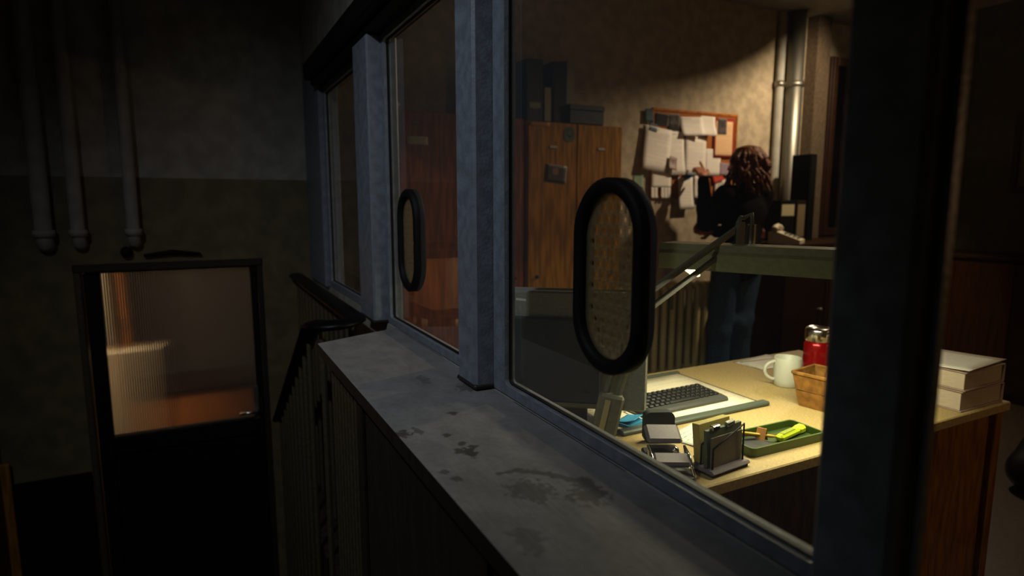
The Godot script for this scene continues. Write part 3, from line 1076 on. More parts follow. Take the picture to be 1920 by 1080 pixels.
func desk_things() -> void:
	var Y := 0.74
	var st: SurfaceTool
	# desk pad
	var pad := thing("desk_pad", "desk pad with printed paper and a grey green edge bar", "desk pad", Vector3(1.2, Y, -1.398))
	st = begin()
	span(st, Vector3(-0.262, 0, -0.19), Vector3(0.262, 0.003, 0.19), 0.001)
	obj("backing", st, plain(Color(0.2, 0.22, 0.19), 0.7), pad)
	var face := put("calendar_sheet", sheet(0.505, 0.345), printed(print_image(256, 176, Color(0.92, 0.89, 0.78), Color(0.74, 0.68, 0.56), 3, 6, 9)), pad)
	face.position = Vector3(0, 0.0031, -0.004)
	face.rotation.x = -PI / 2
	for z in [[0.172, 0.2], [-0.195, -0.178]]:
		st = begin()
		span(st, Vector3(-0.27, 0.0, z[0]), Vector3(0.266, 0.013 if z[0] > 0 else 0.009, z[1]), 0.004)
		obj("edge_bar", st, plain(Color(0.27, 0.31, 0.26), 0.55), pad)
	# keyboard
	var kb := thing("keyboard", "dark grey computer keyboard lying on the desk pad", "keyboard", Vector3(1.225, Y + 0.0042, -1.338), 0.02)
	st = begin()
	prism(st, Transform3D(Basis(Vector3(0, 0, 1), Vector3(0, 1, 0), Vector3(-1, 0, 0)), Vector3(0.155, 0, 0)), PackedVector2Array([Vector2(-0.06, 0), Vector2(-0.06, 0.02), Vector2(0.038, 0.014), Vector2(0.056, 0.012), Vector2(0.062, 0.007), Vector2(0.062, 0)]), 0.31)
	obj("case", st, mottled(Color(0.23, 0.24, 0.22), 0.05, 0.55, Vector3.ONE * 9, 0.03, 0.0, 41), kb)
	var ks := begin()
	box(ks, Transform3D(Basis(), Vector3(0, 0.003, 0)), Vector3(0.0165, 0.007, 0.0155), 0.003)
	ks.generate_normals()
	var kmesh := ks.commit()
	var wide := begin()
	box(wide, Transform3D(Basis(), Vector3(0, 0.003, 0)), Vector3(0.1, 0.007, 0.0155), 0.003)
	wide.generate_normals()
	var wmesh := wide.commit()
	var km := plain(Color(0.1, 0.105, 0.1), 0.45)
	for r in 5:
		for c in 15:
			if r == 4 and c > 4 and c < 10:
				if c == 7:
					var sp := put("key", wmesh, km, kb)
					sp.position = Vector3(0.0, 0.0138, 0.029)
				continue
			var k := put("key", kmesh, km, kb)
			k.position = Vector3(-0.1365 + c * 0.0195, 0.019 - r * 0.0013, -0.047 + r * 0.019)
	st = begin(true)
	tube(st, [Vector3(-0.15, 0.008, -0.03), Vector3(-0.18, 0.006, 0.0), Vector3(-0.176, 0.006, 0.08), Vector3(-0.17, 0.012, 0.145)], 0.0022, 8)
	obj("cord", st, M.dark_plastic, kb)
	# monitor, seen from behind
	var mt := thing("monitor", "grey flat monitor seen from behind with its screen turned away", "monitor", Vector3(0.85, Y, -1.312), deg_to_rad(-37))
	st = begin()
	span(st, Vector3(-0.19, 0.058, -0.016), Vector3(0.19, 0.365, 0.012), 0.005)
	obj("casing", st, mottled(Color(0.52, 0.53, 0.47), 0.05, 0.6, Vector3.ONE * 6, 0.03, 0.0, 43), mt)
	st = begin()
	span(st, Vector3(-0.18, 0.075, 0.0121), Vector3(0.075, 0.3, 0.026), 0.01)
	var bk := obj("shaded_back_cover", st, plain(Color(0.12, 0.12, 0.115), 0.5), mt)  # dark plate stops short: shade on the left of the back, put into colour
	st = begin()
	box(st, at(Vector3(-0.135, 0.342, 0.0123), 0, 0, -0.1), Vector3(0.026, 0.006, 0.001), 0.0)
	obj("sticker", st, M.paper, bk)
	st = begin()
	span(st, Vector3(-0.19, 0.052, -0.02), Vector3(0.19, 0.37, -0.0165), 0.001)
	obj("bezel", st, plain(Color(0.62, 0.62, 0.56), 0.4), mt)
	st = begin()
	span(st, Vector3(-0.04, 0.012, -0.02), Vector3(0.04, 0.12, 0.005), 0.004)
	obj("stand_neck", st, M.dark_plastic, mt)
	st = begin()
	span(st, Vector3(-0.09, 0, -0.07), Vector3(0.09, 0.012, 0.06), 0.005)
	obj("stand_foot", st, M.dark_plastic, mt)
	# blue sticky notes on the pad
	var bl := plain(Color(0.2, 0.55, 0.72), 0.8)
	var nn := thing("sticky_note_pad", "bright blue sticky note pad with its top leaf lifting on the desk pad", "sticky notes", Vector3(1.0, Y + 0.0045, -1.26), 0.25)
	st = begin()
	span(st, Vector3(-0.036, 0, -0.025), Vector3(0.036, 0.008, 0.025), 0.0)
	obj("block", st, bl, nn)
	var lf := put("leaf", sheet(0.07, 0.05, 0.012), bl, nn)
	lf.position = Vector3(0.004, 0.0095, 0)
	lf.rotation = Vector3(-PI / 2, 0.2, 0)
	# hole punch
	var hp := thing("hole_punch", "mauve grey office hole punch with metal side arms", "hole punch", Vector3(0.915, Y, -1.02), -0.5)
	st = begin()
	span(st, Vector3(-0.043, 0, -0.075), Vector3(0.043, 0.012, 0.1), 0.004)
	obj("base", st, M.dark_plastic, hp)
	st = begin()
	span(st, Vector3(-0.034, 0.012, -0.05), Vector3(0.034, 0.03, 0.03), 0.004)
	obj("die_block", st, M.dark_plastic, hp)
	st = begin()
	box(st, at(Vector3(0, 0.058, -0.04), 0, 0.32), Vector3(0.08, 0.014, 0.062), 0.006)
	obj("upper_lever", st, M.grey_plastic, hp)
	st = begin()
	box(st, at(Vector3(0, 0.034, 0.052), 0, 0.3), Vector3(0.078, 0.014, 0.04), 0.005)
	obj("lower_lever", st, M.grey_plastic, hp)
	for s in [-1, 1]:
		st = begin(true)
		tube(st, [Vector3(0.041 * s, 0.014, 0.03), Vector3(0.041 * s, 0.045, 0.0), Vector3(0.041 * s, 0.04, 0.045), Vector3(0.041 * s, 0.012, 0.085)], 0.0035, 8)
		obj("side_arm", st, M.chrome, hp)
	st = begin(true)
	lathe(st, Transform3D(Basis(), Vector3(0.018, 0.03, 0.012)), [Vector2(0.008, 0), Vector2(0.008, 0.012), Vector2(0.005, 0.017), Vector2(0, 0.018)], 16)
	obj("punch_pin", st, M.chrome, hp)
	# dark upright box behind the punch
	var tb := thing("tape_box", "dark green rounded upright box behind the hole punch", "box", Vector3(0.99, Y, -1.135), -0.42)
	st = begin()
	prism(st, Transform3D(Basis(), Vector3(0, 0.04, -0.012)), PackedVector2Array(rounded(0.075, 0.08, 0.016)), 0.024)
	obj("shell", st, plain(Color(0.1, 0.13, 0.1), 0.8), tb)
	# note sheet
	lay("note_sheet", "white note sheet with green writing between punch and card rack", "paper", 0.14, 0.12, printed(print_image(96, 82, Color(0.86, 0.87, 0.8), Color(0.3, 0.45, 0.33), 9, 14, 11, false)), Vector3(1.105, Y + 0.001, -1.112), 0.3, 0.004)
	# black cable over the sheet
	st = begin(true)
	tube(st, [Vector3(-0.09, 0.003, 0.04), Vector3(-0.04, 0.004, 0.02), Vector3(-0.02, 0.02, 0.0), Vector3(0.03, 0.022, -0.01), Vector3(0.09, 0.006, -0.05), Vector3(0.12, 0.004, -0.04)], 0.0022, 8)
	var cab := obj("thin_cable", st, M.black)
	cab.position = Vector3(1.09, Y, -1.06)
	tag(cab, "thin black cable looping over the white note sheet", "cable")
	# card rack
	var rk := thing("card_rack", "mauve grey desk rack with black wires holding cards", "card rack", Vector3(1.015, Y, -0.955), 0.1)
	st = begin()
	span(st, Vector3(-0.066, 0.004, -0.034), Vector3(0.066, 0.014, 0.034), 0.005)
	obj("base", st, M.grey_plastic, rk)
	st = begin()
	span(st, Vector3(-0.06, 0.0, -0.03), Vector3(0.06, 0.004, 0.03), 0.001)
	obj("base_pad", st, M.black, rk)
	for z in [-0.012, 0.02]:
		st = begin(true)
		tube(st, [Vector3(-0.05, 0.012, z), Vector3(-0.05, 0.06, z), Vector3(0.052, 0.098, z), Vector3(0.052, 0.012, z)], 0.0022, 8)
		obj("wire", st, M.black, rk)
	var cards := [["index_card", "yellow index card block at the back of the card rack", 0.105, 0.088, 0.02, -0.026, Color(0.66, 0.6, 0.3), 0.12], ["index_card", "grey green card standing in the middle of the card rack", 0.118, 0.083, 0.009, 0.004, Color(0.33, 0.37, 0.28), 0.05], ["index_card", "brown grey card standing at the front of the card rack", 0.105, 0.068, 0.003, 0.0135, Color(0.42, 0.38, 0.3), 0.03]]
	for c in cards:
		st = begin()
		box(st, Transform3D(Basis(Vector3.RIGHT, -c[7]), Vector3(0, c[3] / 2, 0)), Vector3(c[2], c[3], c[4]), 0.0008)
		var co := obj(c[0], st, mottled(c[6], 0.05, 0.7, Vector3.ONE * 9, 0.03, 0.0, 47))
		co.transform = rk.transform * Transform3D(Basis(), Vector3(0.002, 0.0145, c[5]))
		tag(co, c[1], "card")
	for x in [-0.028, 0.022]:
		st = begin()
		box(st, Transform3D(), Vector3(0.026, 0.012, 0.011), 0.002)
		var cp := obj("binder_clip", st, M.chrome)
		cp.transform = rk.transform * Transform3D(Basis.from_euler(Vector3(0, 0, 0.15 if x > 0 else 0.0)), Vector3(x, 0.1, 0.004))
		tag(cp, "tilted bright metal clip on the grey green card" if x > 0 else "straight bright metal clip on the grey green card", "clip", "clips on the grey green card")
	# pen tray
	var ty := thing("pen_tray", "green plastic pen tray near the desk edge", "pen tray", Vector3(1.245, Y, -1.004), -0.02)
	st = begin()
	var TT := Transform3D(Basis(Vector3(1, 0, 0), Vector3(0, 0, -1), Vector3(0, 1, 0)), Vector3.ZERO)
	band(st, TT, rounded(0.25, 0.105, 0.014), rounded(0.24, 0.095, 0.01), 0.0, 0.022)
	obj("rim", st, plain(Color(0.25, 0.34, 0.08), 0.45), ty)
	st = begin()
	prism(st, TT, PackedVector2Array(rounded(0.242, 0.097, 0.01)), 0.004)
	obj("bottom", st, plain(Color(0.2, 0.27, 0.08), 0.5), ty)
	var hi := thing("highlighter", "yellow highlighter lying in the green pen tray", "highlighter", ty.transform * Vector3(0.045, 0.014, 0.006), 0.2)
	st = begin()
	box(st, Transform3D(), Vector3(0.095, 0.018, 0.022), 0.006)
	obj("barrel", st, plain(Color(0.72, 0.78, 0.14), 0.4), hi)
	st = begin()
	box(st, Transform3D(Basis(), Vector3(0.058, 0, 0)), Vector3(0.032, 0.021, 0.025), 0.006)
	obj("cap", st, plain(Color(0.8, 0.86, 0.18), 0.4), hi)
	st = begin()
	box(st, Transform3D(Basis(), Vector3(-0.005, 0.0092, 0)), Vector3(0.06, 0.001, 0.012), 0.0)
	put("print", sheet(0.058, 0.012), printed(print_image(128, 26, Color(0.55, 0.6, 0.2), Color(0.1, 0.1, 0.08), 12, 4, 8, false)), hi).transform = Transform3D(Basis(Vector3.RIGHT, -PI / 2), Vector3(-0.005, 0.0092, 0))
	st = begin()
	span(st, Vector3(-0.04, 0, -0.03), Vector3(0.04, 0.008, 0.03), 0.001)
	var np := obj("notebook", st, plain(Color(0.14, 0.15, 0.14), 0.6))
	np.position = ty.transform * Vector3(-0.078, 0.0045, 0.008)
	tag(np, "small charcoal notebook lying in the green pen tray", "notebook")
	var pcol := [[Color(0.75, 0.62, 0.14), "yellow pencil leaning on the green tray rim"], [Color(0.8, 0.36, 0.4), "pink pen leaning on the green tray rim"]]
	for i in 2:
		st = begin(true)
		tube(st, [Vector3(-0.045, 0.012, -0.02), Vector3(0.04, -0.002, 0.014), Vector3(0.055, -0.004, 0.02)], [0.0042, 0.0042, 0.0012], 8)
		var pe := obj("pencil" if i == 0 else "pen", st, plain(pcol[i][0], 0.4))
		pe.position = ty.transform * Vector3(-0.052 + i * -0.02, 0.02, -0.008 - i * 0.012)
		tag(pe, pcol[i][1], "pencil" if i == 0 else "pen")
	var fs := thing("folded_tag", "folded orange paper tag standing in the green pen tray", "paper", ty.transform * Vector3(-0.035, 0.005, -0.005), 0.4)
	for s in [-1, 1]:
		st = begin()
		box(st, at(Vector3(0.008 * s, 0.018, 0), 0, 0, 0.4 * s), Vector3(0.001, 0.036, 0.022), 0.0)
		obj("leaf", st, plain(Color(0.85, 0.6, 0.3), 0.8), fs)
	# mug
	var mg := thing("mug", "plain white mug with its handle towards the desk pad", "mug", Vector3(1.682, Y, -1.318), 0.0)
	st = begin(true)
	lathe(st, Transform3D(), [Vector2(0, 0.004), Vector2(0.034, 0.004), Vector2(0.037, 0.0), Vector2(0.04, 0.003), Vector2(0.0415, 0.02), Vector2(0.0415, 0.092), Vector2(0.04, 0.094), Vector2(0.038, 0.092), Vector2(0.0375, 0.012), Vector2(0, 0.01)], 40)
	obj("cup", st, plain(Color(0.74, 0.75, 0.7), 0.4), mg)
	st = begin(true)
	var hp_ := []
	for k in 13:
		var a := PI * (0.5 + k / 12.0)
		hp_.append(Vector3(-0.038 + cos(a) * 0.034, 0.05 + sin(a) * -0.03, 0))
	for i in hp_.size():
		hp_[i] = Basis(Vector3.UP, deg_to_rad(-30)) * hp_[i]
	tube(st, hp_, 0.0055, 10)
	obj("handle", st, plain(Color(0.74, 0.75, 0.7), 0.4), mg)
	# papers behind the mug
	lay("loose_sheet", "pale sheet of paper lying under the other at the desk back", "paper", 0.21, 0.12, M.paper, Vector3(1.86, Y + 0.0008, -1.56), 0.12)
	lay("loose_sheet", "pale sheet of paper lying askew on another behind the mug", "paper", 0.24, 0.11, M.paper, Vector3(1.88, Y + 0.0024, -1.525), -0.1)
	# thermos
	var th := thing("thermos_flask", "red thermos flask with a shiny steel lid", "thermos", Vector3(1.82, Y, -1.315))
	st = begin(true)
	lathe(st, Transform3D(), [Vector2(0, 0.002), Vector2(0.04, 0.0), Vector2(0.043, 0.004), Vector2(0.043, 0.085), Vector2(0.042, 0.088), Vector2(0.043, 0.091), Vector2(0.043, 0.125), Vector2(0.039, 0.132), Vector2(0.037, 0.135), Vector2(0, 0.136)], 40)
	obj("body", st, plain(Color(0.55, 0.03, 0.05), 0.22, 0.35), th)
	st = begin(true)
	lathe(st, Transform3D(), [Vector2(0.038, 0.134), Vector2(0.042, 0.138), Vector2(0.042, 0.172), Vector2(0.039, 0.178), Vector2(0.034, 0.18), Vector2(0.03, 0.176), Vector2(0, 0.176)], 40)
	obj("lid", st, M.chrome, th)
	# punnet
	var pn := thing("wooden_punnet", "small brown wooden punnet beside the red thermos flask", "basket", Vector3(1.595, Y, -1.125), 0.15)
	for i in 4:
		var q := Basis(Vector3.UP, PI / 2 * i)
		for k in 2:
			st = begin()
			prism(st, Transform3D(q, Vector3.ZERO) * Transform3D(Basis(Vector3.RIGHT, 0.16), Vector3(0, 0.05 * k, 0.044 + 0.008 * k)), PackedVector2Array([Vector2(-0.044 - 0.008 * k, 0.001), Vector2(0.044 + 0.008 * k, 0.001), Vector2(0.052 + 0.008 * k, 0.048), Vector2(-0.052 - 0.008 * k, 0.048)]), 0.003)
			obj("slat", st, M.punnet, pn)
		st = begin()
		box(st, Transform3D(q, Vector3.ZERO) * Transform3D(Basis(), Vector3(0, 0.1, 0.062)), Vector3(0.13, 0.01, 0.006), 0.002)
		obj("rim", st, M.punnet, pn)
	st = begin()
	span(st, Vector3(-0.043, 0, -0.043), Vector3(0.043, 0.004, 0.043), 0.0)
	obj("bottom", st, M.punnet, pn)
	for k in 3:
		st = begin(true)
		tube(st, [Vector3(0, 0.006, 0), Vector3(0.02 - k * 0.02, 0.12, 0.01 * k)], 0.005, 8)
		var po := obj("marker_pen", st, plain([Color(0.45, 0.25, 0.08), Color(0.12, 0.12, 0.14), Color(0.3, 0.16, 0.06)][k], 0.4))
		po.position = pn.position + Vector3(-0.015 + 0.012 * k, 0.0, 0.01)
		tag(po, ["ochre pen standing in the wooden punnet", "black pen standing in the wooden punnet", "dark brown pen standing in the wooden punnet"][k], "pen", "pens in the wooden punnet")
	# books at the end of the desk
	var bx := [["thick_book", "thick pale bound volume lying under another at the desk end", 0.0, 0.06, 0.0], ["thick_book", "thick pale bound volume on top of another under a loose sheet", 0.0605, 0.056, 0.03]]
	for b in bx:
		var o := thing(b[0], b[1], "book", Vector3(2.005, Y + b[2], -1.03), b[4], "pale volumes at the desk end")
		for y in [[0.0, 0.004], [b[3] - 0.004, b[3]]]:
			st = begin()
			span(st, Vector3(-0.112, y[0], -0.12), Vector3(0.112, y[1], 0.122), 0.0015)
			obj("cover", st, mottled(Color(0.62, 0.53, 0.48), 0.05, 0.7, Vector3.ONE * 5, 0.03, 0.0, 51), o)
		st = begin()
		span(st, Vector3(-0.107, 0.004, -0.115), Vector3(0.106, b[3] - 0.004, 0.116), 0.001)
		obj("pages", st, mottled(Color(0.74, 0.68, 0.6), 0.05, 0.9, Vector3(2, 60, 2), 0.03, 0.0, 52), o)
		st = begin()
		span(st, Vector3(0.1065, 0.002, -0.12), Vector3(0.114, b[3] - 0.002, 0.122), 0.002)
		obj("spine", st, mottled(Color(0.62, 0.53, 0.48), 0.05, 0.7, Vector3.ONE * 5, 0.03, 0.0, 51), o)
	lay("loose_sheet", "loose pale sheet with curled edge on the stacked volumes", "paper", 0.25, 0.24, M.paper, Vector3(2.01, Y + 0.1172, -1.03), 0.09, 0.006)


func lockers() -> void:
	var st: SurfaceTool
	for k in 2:
		var x0: float = [0.85, 1.635][k]
		var x1: float = [1.612, 2.272][k]
		var hh := 1.782 if k == 0 else 1.773
		var o := thing("locker", ["reddish wooden locker with small labels behind the dim pane", "wooden two door locker with a photo and stickers beside the notice board"][k], "locker", Vector3((x0 + x1) / 2, 0, -3.2))
		var w := x1 - x0
		var m: Material = [M.locker_red, M.locker][k]
		st = begin()
		span(st, Vector3(-w / 2, 0.0, -0.19), Vector3(w / 2, hh, 0.18), 0.003)
		obj("body", st, m, o)
		for j in 2:
			st = begin()
			span(st, Vector3(-w / 2 + 0.003 + j * w / 2, 0.08, 0.181), Vector3(-0.004 + j * w / 2, hh - 0.004, 0.2), 0.003)
			var dr := obj("door", st, m, o)
			if k == 1:
				st = begin()
				var lx: float = 1.796 if j == 0 else 2.12
				span(st, Vector3(lx - o.position.x - 0.024, 1.63, 0.2005), Vector3(lx - o.position.x + 0.024, 1.645, 0.204), 0.001)
				obj("name_plate", st, M.steel, dr)
			st = begin(true)
			lathe(st, Transform3D(Basis(Vector3.RIGHT, PI / 2), Vector3((-w / 2 + 0.06) if j == 0 else (w / 2 - 0.06), 0.915, 0.2)), [Vector2(0.011, 0.0), Vector2(0.011, 0.006), Vector2(0.006, 0.01), Vector2(0, 0.01)], 16)
			obj("lock", st, M.black, dr)
	# stuck to the doors
	var on := -2.999
	stick("photo_print", "tilted dark photo print stuck on the two door locker", "photo", 1.812, 1.49, 0.14, 0.1, on, -0.1, printed(photo_image(3, Color(0.12, 0.07, 0.08), Color(0.2, 0.1, 0.09), Color(0.5, 0.32, 0.25)), 0.5))
	stick("round_sticker", "oval grey green sticker with a dark emblem on the locker door", "sticker", 1.9, 1.71, 0.074, 0.088, on, 0.0, printed(emblem_image()), stadium(0.036, 0.044))
	stick("tape_strip", "yellow ochre tape strip on the top edge of the locker door", "tape", 1.706, 1.757, 0.13, 0.02, on, 0.0, plain(Color(0.62, 0.42, 0.08), 0.7))
	stick("round_sticker", "pale oval sticker above the paper label on the reddish locker", "sticker", 1.002, 1.72, 0.085, 0.034, on, 0.0, printed(emblem_image()), stadium(0.017, 0.017))
	stick("paper_label", "pale paper label on the reddish locker door", "label", 1.008, 1.637, 0.108, 0.04, on, 0.0, printed(print_image(128, 48, Color(0.62, 0.6, 0.5), Color(0.3, 0.27, 0.2), 15, 8, 10, false)))
	st = begin(true)
	tube(st, [Vector3(0.014, 0.2, 0), Vector3(-0.006, 0.17, 0.012), Vector3(-0.012, 0.05, 0.012), Vector3(-0.022, 0.0, 0.006)], 0.006, 8)
	var co := obj("hanging_cord", st, M.cream)
	co.position = Vector3(0.9, 1.61, -2.99)
	tag(co, "pale cord hanging down the edge of the reddish locker", "cord")
	# on top of the lockers
	var top := 1.7835
	folder("file_binder", "black binder with a broad pale spine at the corner of the reddish locker", 1.5275, 0.1, 0.34, top, Color(0.5, 0.47, 0.38))
	folder("file_binder", "black binder with a small square label beside the white spine", 1.695, 0.1, 0.33, 1.7745, Color(0.05, 0.05, 0.05), true)
	folder("file_binder", "narrow binder with a white spine on the two door locker", 1.775, 0.052, 0.19, 1.7745, Color(0.52, 0.5, 0.43))
	folder("file_binder", "tall black binder beside the blue box on the two door locker", 1.8555, 0.092, 0.33, 1.7745, Color(0.04, 0.04, 0.04))
	st = begin()
	span(st, Vector3(-0.026, 0, -0.11), Vector3(0.026, 0.24, 0.11), 0.002)
	var bt := obj("file_folder", st, plain(Color(0.5, 0.48, 0.42), 0.8))
	bt.position = Vector3(1.935, 1.882, -3.16)
	tag(bt, "white file folder standing on the blue box", "folder")
	var bb := thing("blue_box", "flat dark blue box on top of the two door locker", "box", Vector3(2.03, 1.7745, -3.16))
	st = begin()
	span(st, Vector3(-0.122, 0, -0.15), Vector3(0.112, 0.075, 0.15), 0.003)
	obj("tray", st, plain(Color(0.12, 0.16, 0.22), 0.6), bb)
	st = begin()
	span(st, Vector3(-0.125, 0.0755, -0.153), Vector3(0.115, 0.105, 0.153), 0.003)
	obj("lid", st, plain(Color(0.14, 0.18, 0.24), 0.6), bb)


func folder(called: String, label: String, x: float, w: float, h: float, y: float, spine: Color, small := false) -> void:
	var o := thing(called, label, "binder", Vector3(x, y, -3.16), 0, "binders on the lockers")
	var st := begin()
	span(st, Vector3(-w / 2, 0, -0.13), Vector3(w / 2 - 0.001, h, 0.13), 0.003)
	obj("case", st, plain(Color(0.04, 0.04, 0.04), 0.6), o)
	st = begin()
	if small:
		span(st, Vector3(-0.033, 0.07, 0.1301), Vector3(0.033, 0.1, 0.1315), 0.0)
		obj("spine_label", st, plain(Color(0.5, 0.48, 0.4), 0.8), o)
	else:
		span(st, Vector3(-w / 2 + 0.006, 0.004, 0.1301), Vector3(w / 2 - 0.007, h - 0.004, 0.1315), 0.0)
		obj("spine_label", st, plain(spine, 0.8), o)


func emblem_image() -> ImageTexture:
	var im := Image.create(64, 76, false, Image.FORMAT_RGB8)
	im.fill(Color(0.33, 0.36, 0.3))
	for y in 76:
		for x in 64:
			var p := Vector2(x - 32, y - 30)
			if absf(p.length() - 18) < 3:
				im.set_pixel(x, y, Color(0.16, 0.18, 0.16))
			if p.y > 12 and p.y < 26 and absf(p.x) < 8 - (p.y - 12) * 0.5:
				im.set_pixel(x, y, Color(0.08, 0.08, 0.08))
	return ImageTexture.create_from_image(im)


# a flat print stuck on an upright face: centre x, y, size, z of the face
func stick(called: String, label: String, category: String, x: float, y: float, w: float, h: float, z: float, roll: float, m: Material, shape: Array = [], curl := 0.0, curl_x := 0.0, group := "") -> MeshInstance3D:
	var o: MeshInstance3D
	if shape.size():
		var st := begin()
		var n := shape.size()
		for i in n:
			var a: Vector2 = shape[i]
			var b: Vector2 = shape[(i + 1) % n]
			for p in [Vector2.ZERO, b, a]:
				st.set_uv(Vector2(p.x / w + 0.5, 0.5 - p.y / h))
				st.add_vertex(Vector3(p.x, p.y, 0.001))
			st.set_uv(Vector2(0.5, 0.02))
			quad(st, Vector3(a.x, a.y, 0), Vector3(a.x, a.y, 0.001), Vector3(b.x, b.y, 0.001), Vector3(b.x, b.y, 0))
		o = obj(called, st, m)
	else:
		o = put(called, sheet(w, h, curl, 0.0006, curl_x), m)
	o.position = Vector3(x, y, z)
	o.rotation.z = roll
	tag(o, label, category, group)
	return o


func back_corner() -> void:
	var st: SurfaceTool
	# radiator
	var rd := thing("radiator", "olive cast iron column radiator under the notice board", "radiator", Vector3(2.9, 0.0, -3.27))
	for i in 13:
		var x := -0.45 + i * 0.0755
		st = begin(true)
		for z in [-0.045, 0.045]:
			tube(st, [Vector3(x, 0.12, z), Vector3(x, 0.15, z), Vector3(x, 0.74, z), Vector3(x, 0.77, z * 0.7)], [0.018, 0.023, 0.023, 0.016], 12)
		tube(st, [Vector3(x, 0.745, -0.05), Vector3(x, 0.745, 0.05)], 0.026, 12)
		tube(st, [Vector3(x, 0.15, -0.05), Vector3(x, 0.15, 0.05)], 0.026, 12)
		obj("section", st, M.heater, rd)
	for y in [0.15, 0.745]:
		st = begin(true)
		tube(st, [Vector3(-0.49, y, 0), Vector3(0.49, y, 0)], 0.018, 12)
		obj("nipple_bar", st, M.heater, rd)
	for x in [-0.45, 0.45]:
		st = begin()
		span(st, Vector3(x - 0.02, 0, -0.03), Vector3(x + 0.02, 0.13, 0.03), 0.004)
		obj("foot", st, M.heater, rd)
	st = begin()
	span(st, Vector3(-0.045, 0.6, 0.069), Vector3(-0.015, 0.7, 0.075), 0.002)
	obj("meter_plate", st, M.metal_paint, rd).set_meta("label", "small pale heat meter")
	# riser pipes in the corner
	for p in [[4.12, 0.06, "thick steel riser pipe in the corner behind the person", M.steel, -3.325], [4.0, 0.03, "thin pale riser pipe beside the thick steel one", M.stair_plaster, -3.362]]:
		var o := thing("riser_pipe", p[2], "pipe", Vector3(p[0], 0, p[4]))
		st = begin(true)
		tube(st, [Vector3(0, 0, 0), Vector3(0, 2.74, 0)], p[1], 28)
		obj("pipe", st, p[3], o)
		st = begin(true)
		lathe(st, Transform3D(Basis(), Vector3(0, 2.2, 0)), [Vector2(p[1], 0), Vector2(p[1] + 0.008, 0), Vector2(p[1] + 0.008, 0.04), Vector2(p[1], 0.04)], 28)
		obj("clamp", st, M.steel, o)
	structure("trim_2", "brown painted pipe chase on the wall beside the glass cupboard", "trim", [["chase", Vector3(4.32, 0, -3.4), Vector3(4.475, 2.75, -3.3), M.brown_paint]])
	# dark low cabinet the telephone stands on
	var cb := thing("sideboard", "dark brown sideboard the telephone stands on", "sideboard", Vector3(4.0, 0, -2.98))
	st = begin()
	span(st, Vector3(-0.56, 0.0, -0.2), Vector3(0.72, 1.03, 0.2), 0.003)
	obj("body", st, M.dark_wood, cb)
	st = begin()
	span(st, Vector3(-0.58, 1.031, -0.215), Vector3(0.72, 1.057, 0.23), 0.003)
	obj("top", st, M.dark_wood, cb)
	for j in 3:
		st = begin()
		span(st, Vector3(-0.55 + j * 0.415, 0.05, 0.201), Vector3(-0.145 + j * 0.415, 1.02, 0.218), 0.003)
		var dr := obj("door", st, M.dark_wood, cb)
		st = begin(true)
		lathe(st, Transform3D(Basis(Vector3.RIGHT, PI / 2), Vector3(-0.2 + j * 0.415, 0.6, 0.218)), [Vector2(0.008, 0), Vector2(0.006, 0.012), Vector2(0.013, 0.02), Vector2(0.01, 0.027), Vector2(0, 0.028)], 16)
		obj("knob", st, M.steel, dr)
	# telephone
	var ph := thing("telephone", "cream desk telephone on the dark sideboard", "telephone", Vector3(3.57, 1.0575, -2.87), 0.5)
	st = begin()
	prism(st, Transform3D(Basis(Vector3(0, 0, 1), Vector3(0, 1, 0), Vector3(-1, 0, 0)), Vector3(0.09, 0, 0)), PackedVector2Array([Vector2(-0.1, 0), Vector2(-0.1, 0.075), Vector2(-0.05, 0.08), Vector2(0.1, 0.025), Vector2(0.1, 0)]), 0.18)
	obj("body", st, M.cream, ph)
	st = begin(true)
	tube(st, [Vector3(-0.1, 0.092, -0.06), Vector3(-0.07, 0.105, -0.06), Vector3(0.0, 0.118, -0.06), Vector3(0.07, 0.105, -0.06), Vector3(0.1, 0.092, -0.06)], [0.022, 0.02, 0.014, 0.02, 0.022], 14)
	obj("receiver", st, M.cream, ph)
	for i in 4:
		for j in 3:
			st = begin()
			box(st, at(Vector3(-0.04 + j * 0.03, 0.067 - i * 0.0095, 0.0 + i * 0.026), 0, 0.36), Vector3(0.02, 0.008, 0.016), 0.002)
			obj("button", st, M.dark_plastic, ph)
	# things around it
	st = begin()
	box(st, Transform3D(Basis(), Vector3(0, 0.05, 0)), Vector3(0.1, 0.1, 0.09), 0.025)
	var rb := obj("red_tin", st, plain(Color(0.26, 0.07, 0.06), 0.5))
	rb.position = Vector3(3.53, 1.0575, -3.08)
	tag(rb, "dark red rounded tin beside the telephone", "tin")
	binder_up("standing_binder", "black ring binder with a pale note against the thick riser pipe", 3.755, 0.15, 0.29, Color(0.05, 0.05, 0.05), Color(0.62, 0.58, 0.46), 0.11)
	binder_up("standing_binder", "brown ring binder with a pale spine standing between two black binders", 3.895, 0.1, 0.29, Color(0.1, 0.08, 0.06), Color(0.42, 0.37, 0.28), 0.26)
	binder_up("standing_binder", "tallest black binder beside the brown pipe chase", 4.0, 0.07, 0.62, Color(0.03, 0.03, 0.03), Color(0.05, 0.05, 0.05), 0.3)
	# cupboard with dark glass doors
	var gc := thing("glass_cupboard", "dark framed cupboard with black glass doors on the sideboard", "cupboard", Vector3(4.82, 1.058, -3.34))
	st = begin()
	span(st, Vector3(-0.34, 0, -0.055), Vector3(0.42, 1.4, 0.06), 0.004)
	obj("case", st, M.dark_wood, gc)
